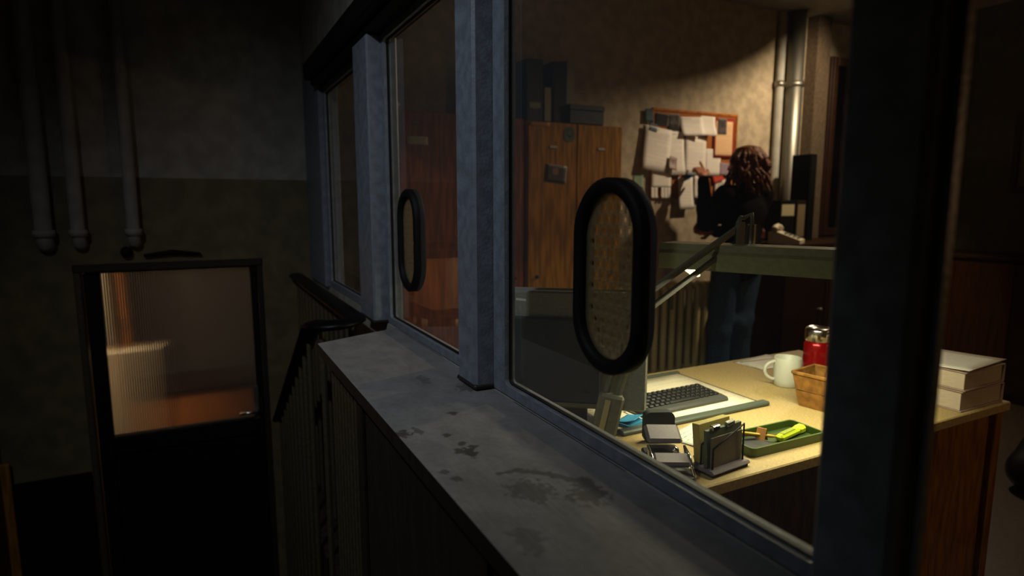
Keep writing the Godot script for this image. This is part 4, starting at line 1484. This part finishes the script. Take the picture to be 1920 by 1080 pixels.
	for j in 2:
		var x0 := -0.335 + j * 0.375
		for e in [[Vector3(x0, 0.01, 0.061), Vector3(x0 + 0.05, 1.39, 0.08)], [Vector3(x0 + 0.32, 0.01, 0.061), Vector3(x0 + 0.37, 1.39, 0.08)], [Vector3(x0 + 0.05, 0.01, 0.061), Vector3(x0 + 0.32, 0.07, 0.08)], [Vector3(x0 + 0.05, 1.33, 0.061), Vector3(x0 + 0.32, 1.39, 0.08)]]:
			st = begin()
			span(st, e[0], e[1], 0.003)
			obj("door_frame", st, M.dark_wood, gc)
		st = begin()
		span(st, Vector3(x0 + 0.05, 0.07, 0.0615), Vector3(x0 + 0.32, 1.33, 0.066), 0.0)
		obj("pane", st, plain(Color(0.01, 0.01, 0.012), 0.1), gc)
	# low cupboards along the far side
	var lc := thing("low_cupboard", "long low brown cupboard along the wall with the dark picture", "cupboard", Vector3(5.0, 0, -1.8))
	st = begin()
	span(st, Vector3(-0.23, 0, -0.95), Vector3(0.24, 0.945, 1.4), 0.003)
	obj("body", st, M.dark_wood, lc)
	st = begin()
	span(st, Vector3(-0.26, 0.946, -0.97), Vector3(0.24, 0.97, 1.42), 0.003)
	obj("top", st, M.dark_wood, lc)
	for j in 4:
		st = begin()
		span(st, Vector3(-0.248, 0.06, -0.835 + j * 0.585), Vector3(-0.231, 0.93, -0.255 + j * 0.585), 0.003)
		obj("door", st, wood(Color(0.2, 0.11, 0.05), 22, Vector3(6, 0.6, 6)) if j == 0 else M.dark_wood, lc)
	var pf := thing("picture_frame", "dark framed picture on the wall over the low cupboard", "picture", Vector3(5.25, 1.68, -2.1))
	var T := Transform3D(OUT, Vector3.ZERO)
	st = begin()
	band(st, T, rounded(0.5, 0.55, 0.004), rounded(0.43, 0.48, 0.004), 0.001, 0.025)
	obj("frame", st, M.dark_wood, pf)
	st = begin()
	prism(st, T * Transform3D(Basis(), Vector3(0, 0, 0.001)), PackedVector2Array(rounded(0.432, 0.482, 0.002)), 0.006)
	obj("print", st, mottled(Color(0.2, 0.17, 0.12), 0.3, 0.6, Vector3.ONE * 2, 0.02, 0.0, 71), pf)
	# bag on the floor
	var bg := thing("black_bag", "black bag with a metal ring on the floor beyond the desk", "bag", Vector3(3.55, 0, -1.3))
	st = begin(true)
	flesh(st, [[Vector3(-0.18, 0.1, 0.0), Vector3(0.2, 0.1, 0.02), 0.1, 0.1], [Vector3(-0.14, 0.2, 0.0), Vector3(0.16, 0.19, 0.0), 0.07, 0.06], [Vector3(-0.2, 0.08, 0.12), Vector3(0.18, 0.09, 0.14), 0.08, 0.08]], 0.015, 0.05)
	obj("body", st, plain(Color(0.035, 0.035, 0.04), 0.4), bg)
	st = begin(true)
	tube(st, [Vector3(-0.12, 0.26, 0), Vector3(-0.1, 0.34, 0.03), Vector3(0.0, 0.36, 0.06), Vector3(0.1, 0.33, 0.03), Vector3(0.13, 0.25, 0)], 0.012, 10)
	obj("strap", st, M.black, bg)
	st = begin(true)
	var rp := []
	for k in 17:
		rp.append(Vector3(-0.2, 0.21, 0.12) + Vector3(cos(TAU * k / 16) * 0.025, sin(TAU * k / 16) * 0.025, 0))
	tube(st, rp, 0.004, 8, false)
	obj("ring", st, M.chrome, bg)
	# warm dish lamp that lights the board; the rim of the dish cuts its light off above
	var p0 := Vector3(3.95, 2.5, -2.35)
	var up := Vector3(-0.498, 0.757, -0.422).normalized()
	var sp := thing("dish_lamp", "black tilted dish lamp hanging from the ceiling before the notice board", "lamp", p0)
	var X := up.cross(Vector3.UP).normalized()
	var B := Basis(X, up, X.cross(up))
	st = begin(true)
	lathe(st, Transform3D(B, Vector3.ZERO), [Vector2(0.17, 0.062), Vector2(0.12, 0.089), Vector2(0.05, 0.105), Vector2(0.02, 0.135), Vector2(0.0, 0.137), Vector2(0.018, 0.131), Vector2(0.046, 0.102), Vector2(0.118, 0.086), Vector2(0.168, 0.0595), Vector2(0.17, 0.062)], 36)
	obj("dish_shade", st, M.black, sp)
	st = begin(true)
	lathe(st, Transform3D(B, Vector3.ZERO), [Vector2(0, -0.03), Vector2(0.02, -0.022), Vector2(0.03, 0.0), Vector2(0.022, 0.03), Vector2(0.015, 0.06), Vector2(0.015, 0.1)], 20)
	obj("bulb", st, glow(Color(1.0, 0.9, 0.75), 6.0), sp)
	st = begin(true)
	tube(st, [up * 0.135, up * 0.165, up * 0.165 + Vector3(0.0, 0.04, 0.0), Vector3(up.x * 0.165, 0.249, up.z * 0.165)], 0.008, 10)
	obj("arm", st, M.black, sp)
	var l := SpotLight3D.new()
	l.name = "dish_lamp_light"
	l.light_color = Color(1.0, 0.9, 0.75)
	l.light_energy = E_SPOT
	l.light_size = 0.03
	l.spot_range = 8
	l.spot_attenuation = 2
	l.spot_angle = 78
	l.spot_angle_attenuation = 0.35
	l.shadow_enabled = true
	sp.add_child(l)
	l.basis = Basis.looking_at((Vector3(3.2, 1.45, -3.4) - p0).normalized())
	# floor lamp beyond the frame that warms the near face of the desk
	var fl := thing("floor_lamp", "warm floor lamp standing behind the desk end", "lamp", Vector3(3.0, 0, 0.4))
	st = begin(true)
	lathe(st, Transform3D(), [Vector2(0, 0.03), Vector2(0.02, 0.03), Vector2(0.13, 0.015), Vector2(0.14, 0.0), Vector2(0, 0)], 28)
	obj("base", st, M.black, fl)
	st = begin(true)
	tube(st, [Vector3(0, 0.02, 0), Vector3(0, 1.4, 0)], 0.012, 12)
	obj("pole", st, M.black, fl)
	st = begin(true)
	lathe(st, Transform3D(Basis(), Vector3(0, 1.46, 0)), [Vector2(0, -0.06), Vector2(0.04, -0.045), Vector2(0.06, 0.0), Vector2(0.04, 0.045), Vector2(0, 0.06)], 20)
	obj("bulb", st, glow(Color(1.0, 0.78, 0.55), 1.0), fl)
	var om := OmniLight3D.new()
	om.name = "floor_lamp_light"
	om.light_color = Color(1.0, 0.78, 0.55)
	om.light_energy = E_FLOOR
	om.light_size = 0.05
	om.omni_range = 8
	om.omni_attenuation = 2
	om.shadow_enabled = true
	fl.add_child(om)
	om.position = Vector3(0, 1.46, 0)


func binder_up(called: String, label: String, x: float, w: float, h: float, c: Color, spine: Color, sh: float) -> void:
	var o := thing(called, label, "binder", Vector3(x, 1.0575, -3.1), 0)
	var st := begin()
	span(st, Vector3(-w / 2, 0, -0.08), Vector3(w / 2 - 0.002, h, 0.08), 0.003)
	obj("case", st, plain(c, 0.85, 0.0, 0.15), o)
	st = begin()
	span(st, Vector3(-w / 2 + 0.01, h - sh, 0.0805), Vector3(w / 2 - 0.012, h - 0.03, 0.082), 0.0)
	obj("spine_label", st, plain(spine, 0.9, 0.0, 0.15), o)


func notice_board() -> void:
	var st: SurfaceTool
	var o := thing("notice_board", "cork notice board in a wooden frame covered with papers", "notice board", Vector3(3.208, 1.665, -3.4))
	st = begin()
	span(st, Vector3(-0.388, -0.29, 0.0), Vector3(0.388, 0.29, 0.012), 0.0)
	obj("cork", st, mottled(Color(0.62, 0.36, 0.13), 0.18, 0.95, Vector3.ONE * 6, 0.06, 0.1, 81), o)
	var fm := wood(Color(0.62, 0.36, 0.12), 82, Vector3(2, 2, 2))
	for s in [[Vector3(-0.4, 0.288, 0), Vector3(0.4, 0.306, 0.02)], [Vector3(-0.4, -0.306, 0), Vector3(0.4, -0.288, 0.02)], [Vector3(-0.4, -0.288, 0), Vector3(-0.385, 0.288, 0.02)], [Vector3(0.385, -0.288, 0), Vector3(0.4, 0.288, 0.02)]]:
		st = begin()
		span(st, s[0], s[1], 0.003)
		obj("frame", st, fm, o)
	var white := Color(0.9, 0.87, 0.83)
	var ink := Color(0.66, 0.62, 0.58)
	var pt := [printed(print_image(128, 180, white, ink, 21)), printed(print_image(128, 180, white, ink, 22, 10, 8)), printed(print_image(180, 128, white, ink, 23, 12, 9)), printed(print_image(96, 128, white, ink, 24, 10, 12, false))]
	var Z := -3.384
	# called, label, x, y, w, h, lift, roll, material, curl at the foot, curl at the side
	var list := [
		["paper_sheet", "large tilted white sheet hanging over the cork board edge", 2.842, 1.69, 0.235, 0.297, 0.014, -0.12, pt[0], 0.016, 0.0],
		["teal_card", "teal card pinned to the corner of the cork board", 2.775, 1.915, 0.07, 0.085, 0.004, 0.03, plain(Color(0.08, 0.24, 0.27), 0.7), 0.006, 0.0],
		["blue_note", "slate blue note pinned over the large tilted sheet", 2.806, 1.838, 0.068, 0.05, 0.012, -0.2, plain(Color(0.3, 0.36, 0.42), 0.8), 0.008, 0.0],
		["photo_print", "dark photo print tilted under the cork board frame", 2.888, 1.896, 0.115, 0.08, 0.004, -0.08, printed(photo_image(5, Color(0.06, 0.05, 0.05), Color(0.12, 0.09, 0.07), Color(0.1, 0.08, 0.07)), 0.9), 0.0, 0.0],
		["photo_print", "upright patterned photo print beside the dark tilted one", 2.997, 1.876, 0.1, 0.126, 0.005, 0.04, printed(photo_image(11, Color(0.4, 0.36, 0.33), Color(0.1, 0.08, 0.08), Color(0.3, 0.27, 0.25)), 0.9), 0.0, 0.0],
		["paper_sheet", "wide white sheet with its lower corner curling off the board", 3.142, 1.862, 0.18, 0.13, 0.004, 0.03, pt[2], 0.035, 0.03],
		["paper_sheet", "small white sheet curling beside the red framed certificate", 3.297, 1.872, 0.115, 0.138, 0.004, -0.05, pt[3], 0.04, 0.02],
		["paper_sheet", "narrow white sheet with a ragged foot in the board middle", 3.019, 1.672, 0.145, 0.3, 0.005, 0.02, pt[1], 0.025, 0.0],
		["paper_sheet", "white letter sheet the pointing finger touches", 3.2, 1.66, 0.195, 0.272, 0.007, -0.01, pt[0], 0.008, 0.0],
		["paper_sheet", "white half sheet between the letter and the lilac note", 3.372, 1.62, 0.15, 0.19, 0.004, 0.0, pt[1], 0.01, 0.0],
		["paper_sheet", "long white slip hanging below the board foot", 3.112, 1.396, 0.135, 0.225, 0.016, 0.03, pt[3], 0.02, 0.0],
		["paper_sheet", "white sheet in the shadow of the pointing hand", 3.255, 1.44, 0.12, 0.16, 0.012, -0.02, pt[3], 0.01, 0.0],
		["certificate", "red bordered certificate beside the woman's head", 3.472, 1.795, 0.205, 0.285, 0.006, 0.01, printed(red_image()), 0.0, 0.0],
		["photo_print", "small dark portrait photo pinned over the certificate", 3.446, 1.878, 0.088, 0.112, 0.009, 0.02, printed(photo_image(17, Color(0.16, 0.14, 0.14), Color(0.34, 0.3, 0.28), Color(0.2, 0.17, 0.16)), 0.9), 0.0, 0.0],
		["orange_note", "orange note tilted under the white half sheet", 3.42, 1.515, 0.095, 0.068, 0.01, 0.3, plain(Color(0.72, 0.2, 0.06), 0.8), 0.01, 0.0],
		["lilac_note", "lilac note beside the woman's hair", 3.483, 1.575, 0.09, 0.09, 0.008, -0.05, plain(Color(0.55, 0.47, 0.52), 0.8), 0.008, 0.0],
		["doodle_card", "pale card with a round doodle under the orange note", 3.46, 1.45, 0.12, 0.105, 0.007, -0.1, printed(doodle_image()), 0.01, 0.0],
		["blue_note", "bright blue slip under the letter sheet", 3.124, 1.514, 0.068, 0.03, 0.024, 0.35, plain(Color(0.2, 0.4, 0.52), 0.8), 0.006, 0.0],
		["photo_print", "pinkish photo print with a curling corner on the narrow sheet", 2.965, 1.6, 0.07, 0.09, 0.035, -0.2, printed(photo_image(19, Color(0.45, 0.33, 0.28), Color(0.55, 0.42, 0.36), Color(0.3, 0.2, 0.16)), 0.5), 0.02, 0.0]]
	for a in list:
		stick(a[0], a[1], "paper" if a[0] in ["paper_sheet", "teal_card", "blue_note", "certificate", "orange_note", "lilac_note", "doodle_card"] else "photo", a[2], a[3], a[4], a[5], Z + a[6], a[7], a[8], [], a[9], a[10])
	# the notice with tear-off strips
	var tn := thing("tear_off_notice", "white notice with tear-off strips at the foot of the board", "paper", Vector3(2.892, 1.457, Z + 0.012), 0.0)
	var up := put("sheet", sheet(0.175, 0.12), pt[3], tn)
	up.position = Vector3(0, 0.037, 0)
	for i in 6:
		if i == 2:
			continue
		var s := put("strip", sheet(0.025, 0.074, 0.006), M.paper, tn)
		s.position = Vector3(-0.073 + i * 0.0292, -0.0595, 0.0)
	stick("mint_note", "mint green note stuck on the bare wall beside the board", "paper", 2.705, 1.475, 0.075, 0.1, -3.3985, -0.05, plain(Color(0.5, 0.6, 0.48), 0.8), [], 0.012, 0.012)


func red_image() -> ImageTexture:
	var im := print_image(104, 144, Color(0.88, 0.72, 0.54), Color(0.72, 0.54, 0.4), 31, 16, 7)
	var g := im.get_image()
	for r in [Rect2i(0, 0, 104, 11), Rect2i(0, 133, 104, 11), Rect2i(0, 0, 10, 144), Rect2i(94, 0, 10, 144)]:
		g.fill_rect(r, Color(0.55, 0.09, 0.05))
	return ImageTexture.create_from_image(g)


func doodle_image() -> ImageTexture:
	var im := Image.create(96, 84, false, Image.FORMAT_RGB8)
	im.fill(Color(0.8, 0.76, 0.7))
	for y in 84:
		for x in 96:
			var d := Vector2(x - 48, y - 42).length()
			if absf(d - 22) < 2 or absf(d - 9) < 2:
				im.set_pixel(x, y, Color(0.35, 0.33, 0.32))
	return ImageTexture.create_from_image(im)


func person() -> void:
	var base := Vector3(3.1, 0, -2.88)
	var p := thing("person", "woman in a dark jumper and jeans pointing at the notice board", "person", base)
	var V := func(x: float, y: float, z: float) -> Vector3: return Vector3(x, y, z) - base
	var pelvis: Vector3 = V.call(3.16, 0.95, -2.91)
	var waist: Vector3 = V.call(3.19, 1.1, -2.93)
	var chest: Vector3 = V.call(3.23, 1.28, -2.95)
	var neck: Vector3 = V.call(3.25, 1.42, -2.95)
	var head: Vector3 = V.call(3.255, 1.57, -2.975)
	var ls: Vector3 = V.call(3.075, 1.375, -2.96)
	var rs: Vector3 = V.call(3.4, 1.385, -2.94)
	var le: Vector3 = V.call(3.06, 1.2, -3.1)
	var lw: Vector3 = V.call(3.12, 1.5, -3.21)
	var re: Vector3 = V.call(3.41, 1.13, -3.02)
	var rw: Vector3 = V.call(3.13, 1.135, -3.11)
	var lh: Vector3 = V.call(3.07, 0.92, -2.91)
	var rh: Vector3 = V.call(3.24, 0.92, -2.9)
	var lk: Vector3 = V.call(3.01, 0.49, -2.9)
	var rk: Vector3 = V.call(3.17, 0.49, -2.88)
	var la: Vector3 = V.call(3.0, 0.09, -2.88)
	var ra: Vector3 = V.call(3.17, 0.09, -2.86)
	# body
	var st := begin(true)
	flesh(st, [[pelvis, waist, 0.11, 0.09], [waist, chest, 0.09, 0.11], [chest, neck, 0.1, 0.055], [ls, rs, 0.05, 0.05], [ls, le, 0.042, 0.036], [le, lw, 0.036, 0.025], [rs, re, 0.042, 0.036], [re, rw, 0.036, 0.025], [lh, lk, 0.075, 0.05], [lk, la, 0.05, 0.035], [rh, rk, 0.075, 0.05], [rk, ra, 0.05, 0.035]], 0.016, 0.05)
	# head with features; she faces the board
	var fw := Vector3(-0.25, 0.05, -0.96).normalized()
	var sd := fw.cross(Vector3.UP).normalized()
	var hb := func(x: float, y: float, z: float) -> Vector3: return head + sd * x + Vector3.UP * y + fw * z
	flesh(st, [[neck + Vector3(0, -0.03, 0), head + Vector3(0, -0.06, 0), 0.052, 0.05], [hb.call(0, 0.025, -0.015), hb.call(0, 0.03, 0.015), 0.088, 0.082], [hb.call(0, -0.03, 0.02), hb.call(0, -0.085, 0.045), 0.068, 0.036], [hb.call(0, 0.02, 0.095), hb.call(0, -0.02, 0.108), 0.01, 0.015], [hb.call(-0.024, -0.058, 0.075), hb.call(0.024, -0.058, 0.075), 0.011, 0.011], [hb.call(-0.085, -0.01, 0.0), hb.call(-0.088, 0.02, -0.01), 0.012, 0.016], [hb.call(0.085, -0.01, 0.0), hb.call(0.088, 0.02, -0.01), 0.012, 0.016]], 0.006, 0.02)
	# hands
	hand(st, lw, V.call(3.16, 1.64, -3.335), Vector3(0.9, 0.1, 0.3), true)
	hand(st, rw, V.call(3.0, 1.155, -3.17), Vector3(0.1, -0.8, 0.3), false)
	var skin := plain(Color(0.66, 0.42, 0.31), 0.55)
	obj("body", st, skin, p)
	# eyes
	for s in [-1, 1]:
		st = begin(true)
		lathe(st, Transform3D(Basis(), hb.call(0.031 * s, 0.012, 0.076)), [Vector2(0, -0.011), Vector2(0.008, -0.008), Vector2(0.011, 0), Vector2(0.008, 0.008), Vector2(0, 0.011)], 12)
		obj("eye", st, plain(Color(0.2, 0.14, 0.1), 0.2), p)
	# clothes
	st = begin(true)
	flesh(st, [[pelvis + Vector3(-0.02, -0.02, 0), waist, 0.135, 0.11], [pelvis + Vector3(0.05, -0.01, 0.01), waist + Vector3(0.04, 0, 0), 0.125, 0.105], [waist, chest, 0.11, 0.128], [chest + Vector3(0.07, -0.02, 0), chest + Vector3(-0.06, 0.0, 0), 0.105, 0.105], [chest, neck + Vector3(0, -0.02, 0), 0.12, 0.075], [ls + Vector3(0.03, 0, 0), rs + Vector3(-0.03, 0, 0), 0.068, 0.068], [ls, le, 0.07, 0.055], [le, le.lerp(lw, 0.93), 0.055, 0.04], [rs, re, 0.07, 0.055], [re, re.lerp(rw, 0.9), 0.055, 0.042], [le.lerp(lw, 0.3), le.lerp(lw, 0.36), 0.056, 0.056], [le.lerp(ls, 0.2), le.lerp(ls, 0.3), 0.066, 0.066]], 0.012, 0.035)
	var wool := mottled(Color(0.075, 0.065, 0.06), 0.15, 0.95, Vector3.ONE * 6, 0.05, 0.3, 91, false)
	wool.metallic_specular = 0.08
	obj("jumper", st, wool, p)
	st = begin(true)
	flesh(st, [[pelvis + Vector3(-0.05, -0.02, 0), pelvis + Vector3(0.06, -0.02, 0), 0.115, 0.115], [lh, lk, 0.1, 0.075], [lk, la, 0.076, 0.07], [rh, rk, 0.1, 0.075], [rk, ra, 0.076, 0.07], [lk + Vector3(0, 0.03, -0.02), lk + Vector3(0.03, 0.06, -0.03), 0.062, 0.058], [rk + Vector3(-0.02, 0.05, 0.02), rk + Vector3(0.02, 0.08, 0.02), 0.066, 0.064], [la + Vector3(0, 0.05, 0), la + Vector3(0, 0.06, 0), 0.076, 0.074], [ra + Vector3(0, 0.05, 0), ra + Vector3(0, 0.06, 0), 0.076, 0.074]], 0.012, 0.03)
	var denim := mottled(Color(0.2, 0.27, 0.35), 0.2, 0.9, Vector3.ONE * 5, 0.03, 0.25, 92, false)
	denim.metallic_specular = 0.15
	obj("jeans", st, denim, p)
	for a in [la, ra]:
		st = begin(true)
		flesh(st, [[Vector3(a.x, 0.045, a.z + 0.05), Vector3(a.x - 0.03, 0.035, a.z - 0.13), 0.045, 0.034], [Vector3(a.x, 0.06, a.z + 0.03), Vector3(a.x, 0.1, a.z + 0.02), 0.042, 0.045]], 0.01, 0.03)
		obj("shoe", st, M.black, p)
	# hair: a close cap and three layers of wavy locks
	st = begin(true)
	var locks := [[hb.call(0, 0.042, -0.02), hb.call(0, 0.04, 0.0), 0.094, 0.09]]
	var rng := RandomNumberGenerator.new()
	rng.seed = 7
	for layer in 3:
		for i in 17:
			var a := lerpf(-2.3, 2.3, (i + 0.33 * layer) / 17.0) + rng.randf_range(-0.08, 0.08)
			var dirh := -fw * cos(a) + sd * sin(a)
			var dir2 := Vector3(dirh.x, 0, dirh.z).normalized()
			var across := dir2.cross(Vector3.UP)
			var crown: Vector3 = hb.call(0, 0.118 - 0.012 * layer, -0.02)
			var last: Vector3 = crown + dir2 * 0.018
			var ph := rng.randf() * TAU
			var wave := rng.randf_range(0.012, 0.024)
			var length := rng.randf_range(0.26, 0.34) - 0.05 * layer
			var n := 11
			for k in range(1, n + 1):
				var t := float(k) / n
				var out := 0.098 * sin(minf(t * 4.2, PI / 2)) + 0.024 * smoothstep(0.3, 0.9, t) + wave * sin(ph + t * 11.0) * smoothstep(0.15, 0.5, t) + 0.008 * layer
				var down := length * maxf(0.0, t - 0.16) / 0.84 + 0.012 * t
				var nxt: Vector3 = crown + dir2 * out + across * wave * sin(ph * 1.7 + t * 9.0) * smoothstep(0.15, 0.6, t) + Vector3.DOWN * down
				locks.append([last, nxt, lerpf(0.0135, 0.007, (k - 1.0) / n), lerpf(0.0135, 0.006, t)])
				last = nxt
	flesh(st, locks, 0.0058, 0.004)
	var hm := mottled(Color(0.33, 0.175, 0.08), 0.35, 0.5, Vector3(9, 2.5, 9), 0.05, 0.0, 93, false)
	hm.metallic_specular = 0.3
	obj("hair", st, hm, p)

# palm and five bent fingers from a wrist to the tip of the forefinger; side: towards the thumb
func hand(st: SurfaceTool, wrist: Vector3, tip: Vector3, side: Vector3, pointing: bool) -> void:
	var f := (tip - wrist).normalized()
	var s := (side - f * side.dot(f)).normalized()
	var n := f.cross(s).normalized()
	var bones := [[wrist - f * 0.02, wrist + f * 0.02, 0.026, 0.024]]
	for k in 4:
		var off := s * (0.027 - k * 0.018)
		bones.append([wrist + f * 0.02 + off * 0.6, wrist + f * 0.082 + off, 0.014, 0.012])
	for k in 4:
		var root := wrist + f * 0.085 + s * (0.027 - k * 0.018)
		var long: float = [0.072, 0.078, 0.072, 0.056][k]
		var bend: float = (0.05 if k == 0 else 1.25) if pointing else 0.55
		var d := f
		var q := root
		for j in 3:
			var a: float = bend * [0.5, 1.0, 0.9][j]
			d = (d * cos(a) + n * sin(a)).normalized() if j else (f * cos(a) + n * sin(a)).normalized()
			var e: Vector3 = q + d * long * [0.44, 0.32, 0.24][j]
			bones.append([q, e, 0.0095 - j * 0.0008, 0.0088 - j * 0.0008])
			q = e
	var t0 := wrist + f * 0.03 + s * 0.024
	var t1 := t0 + (f * 0.6 + s * 0.8).normalized() * 0.034
	var t2 := t1 + (f * 0.9 + s * 0.3 + n * 0.3).normalized() * 0.03
	bones.append([t0, t1, 0.014, 0.011])
	bones.append([t1, t2, 0.011, 0.009])
	flesh(st, bones, 0.0032, 0.006)
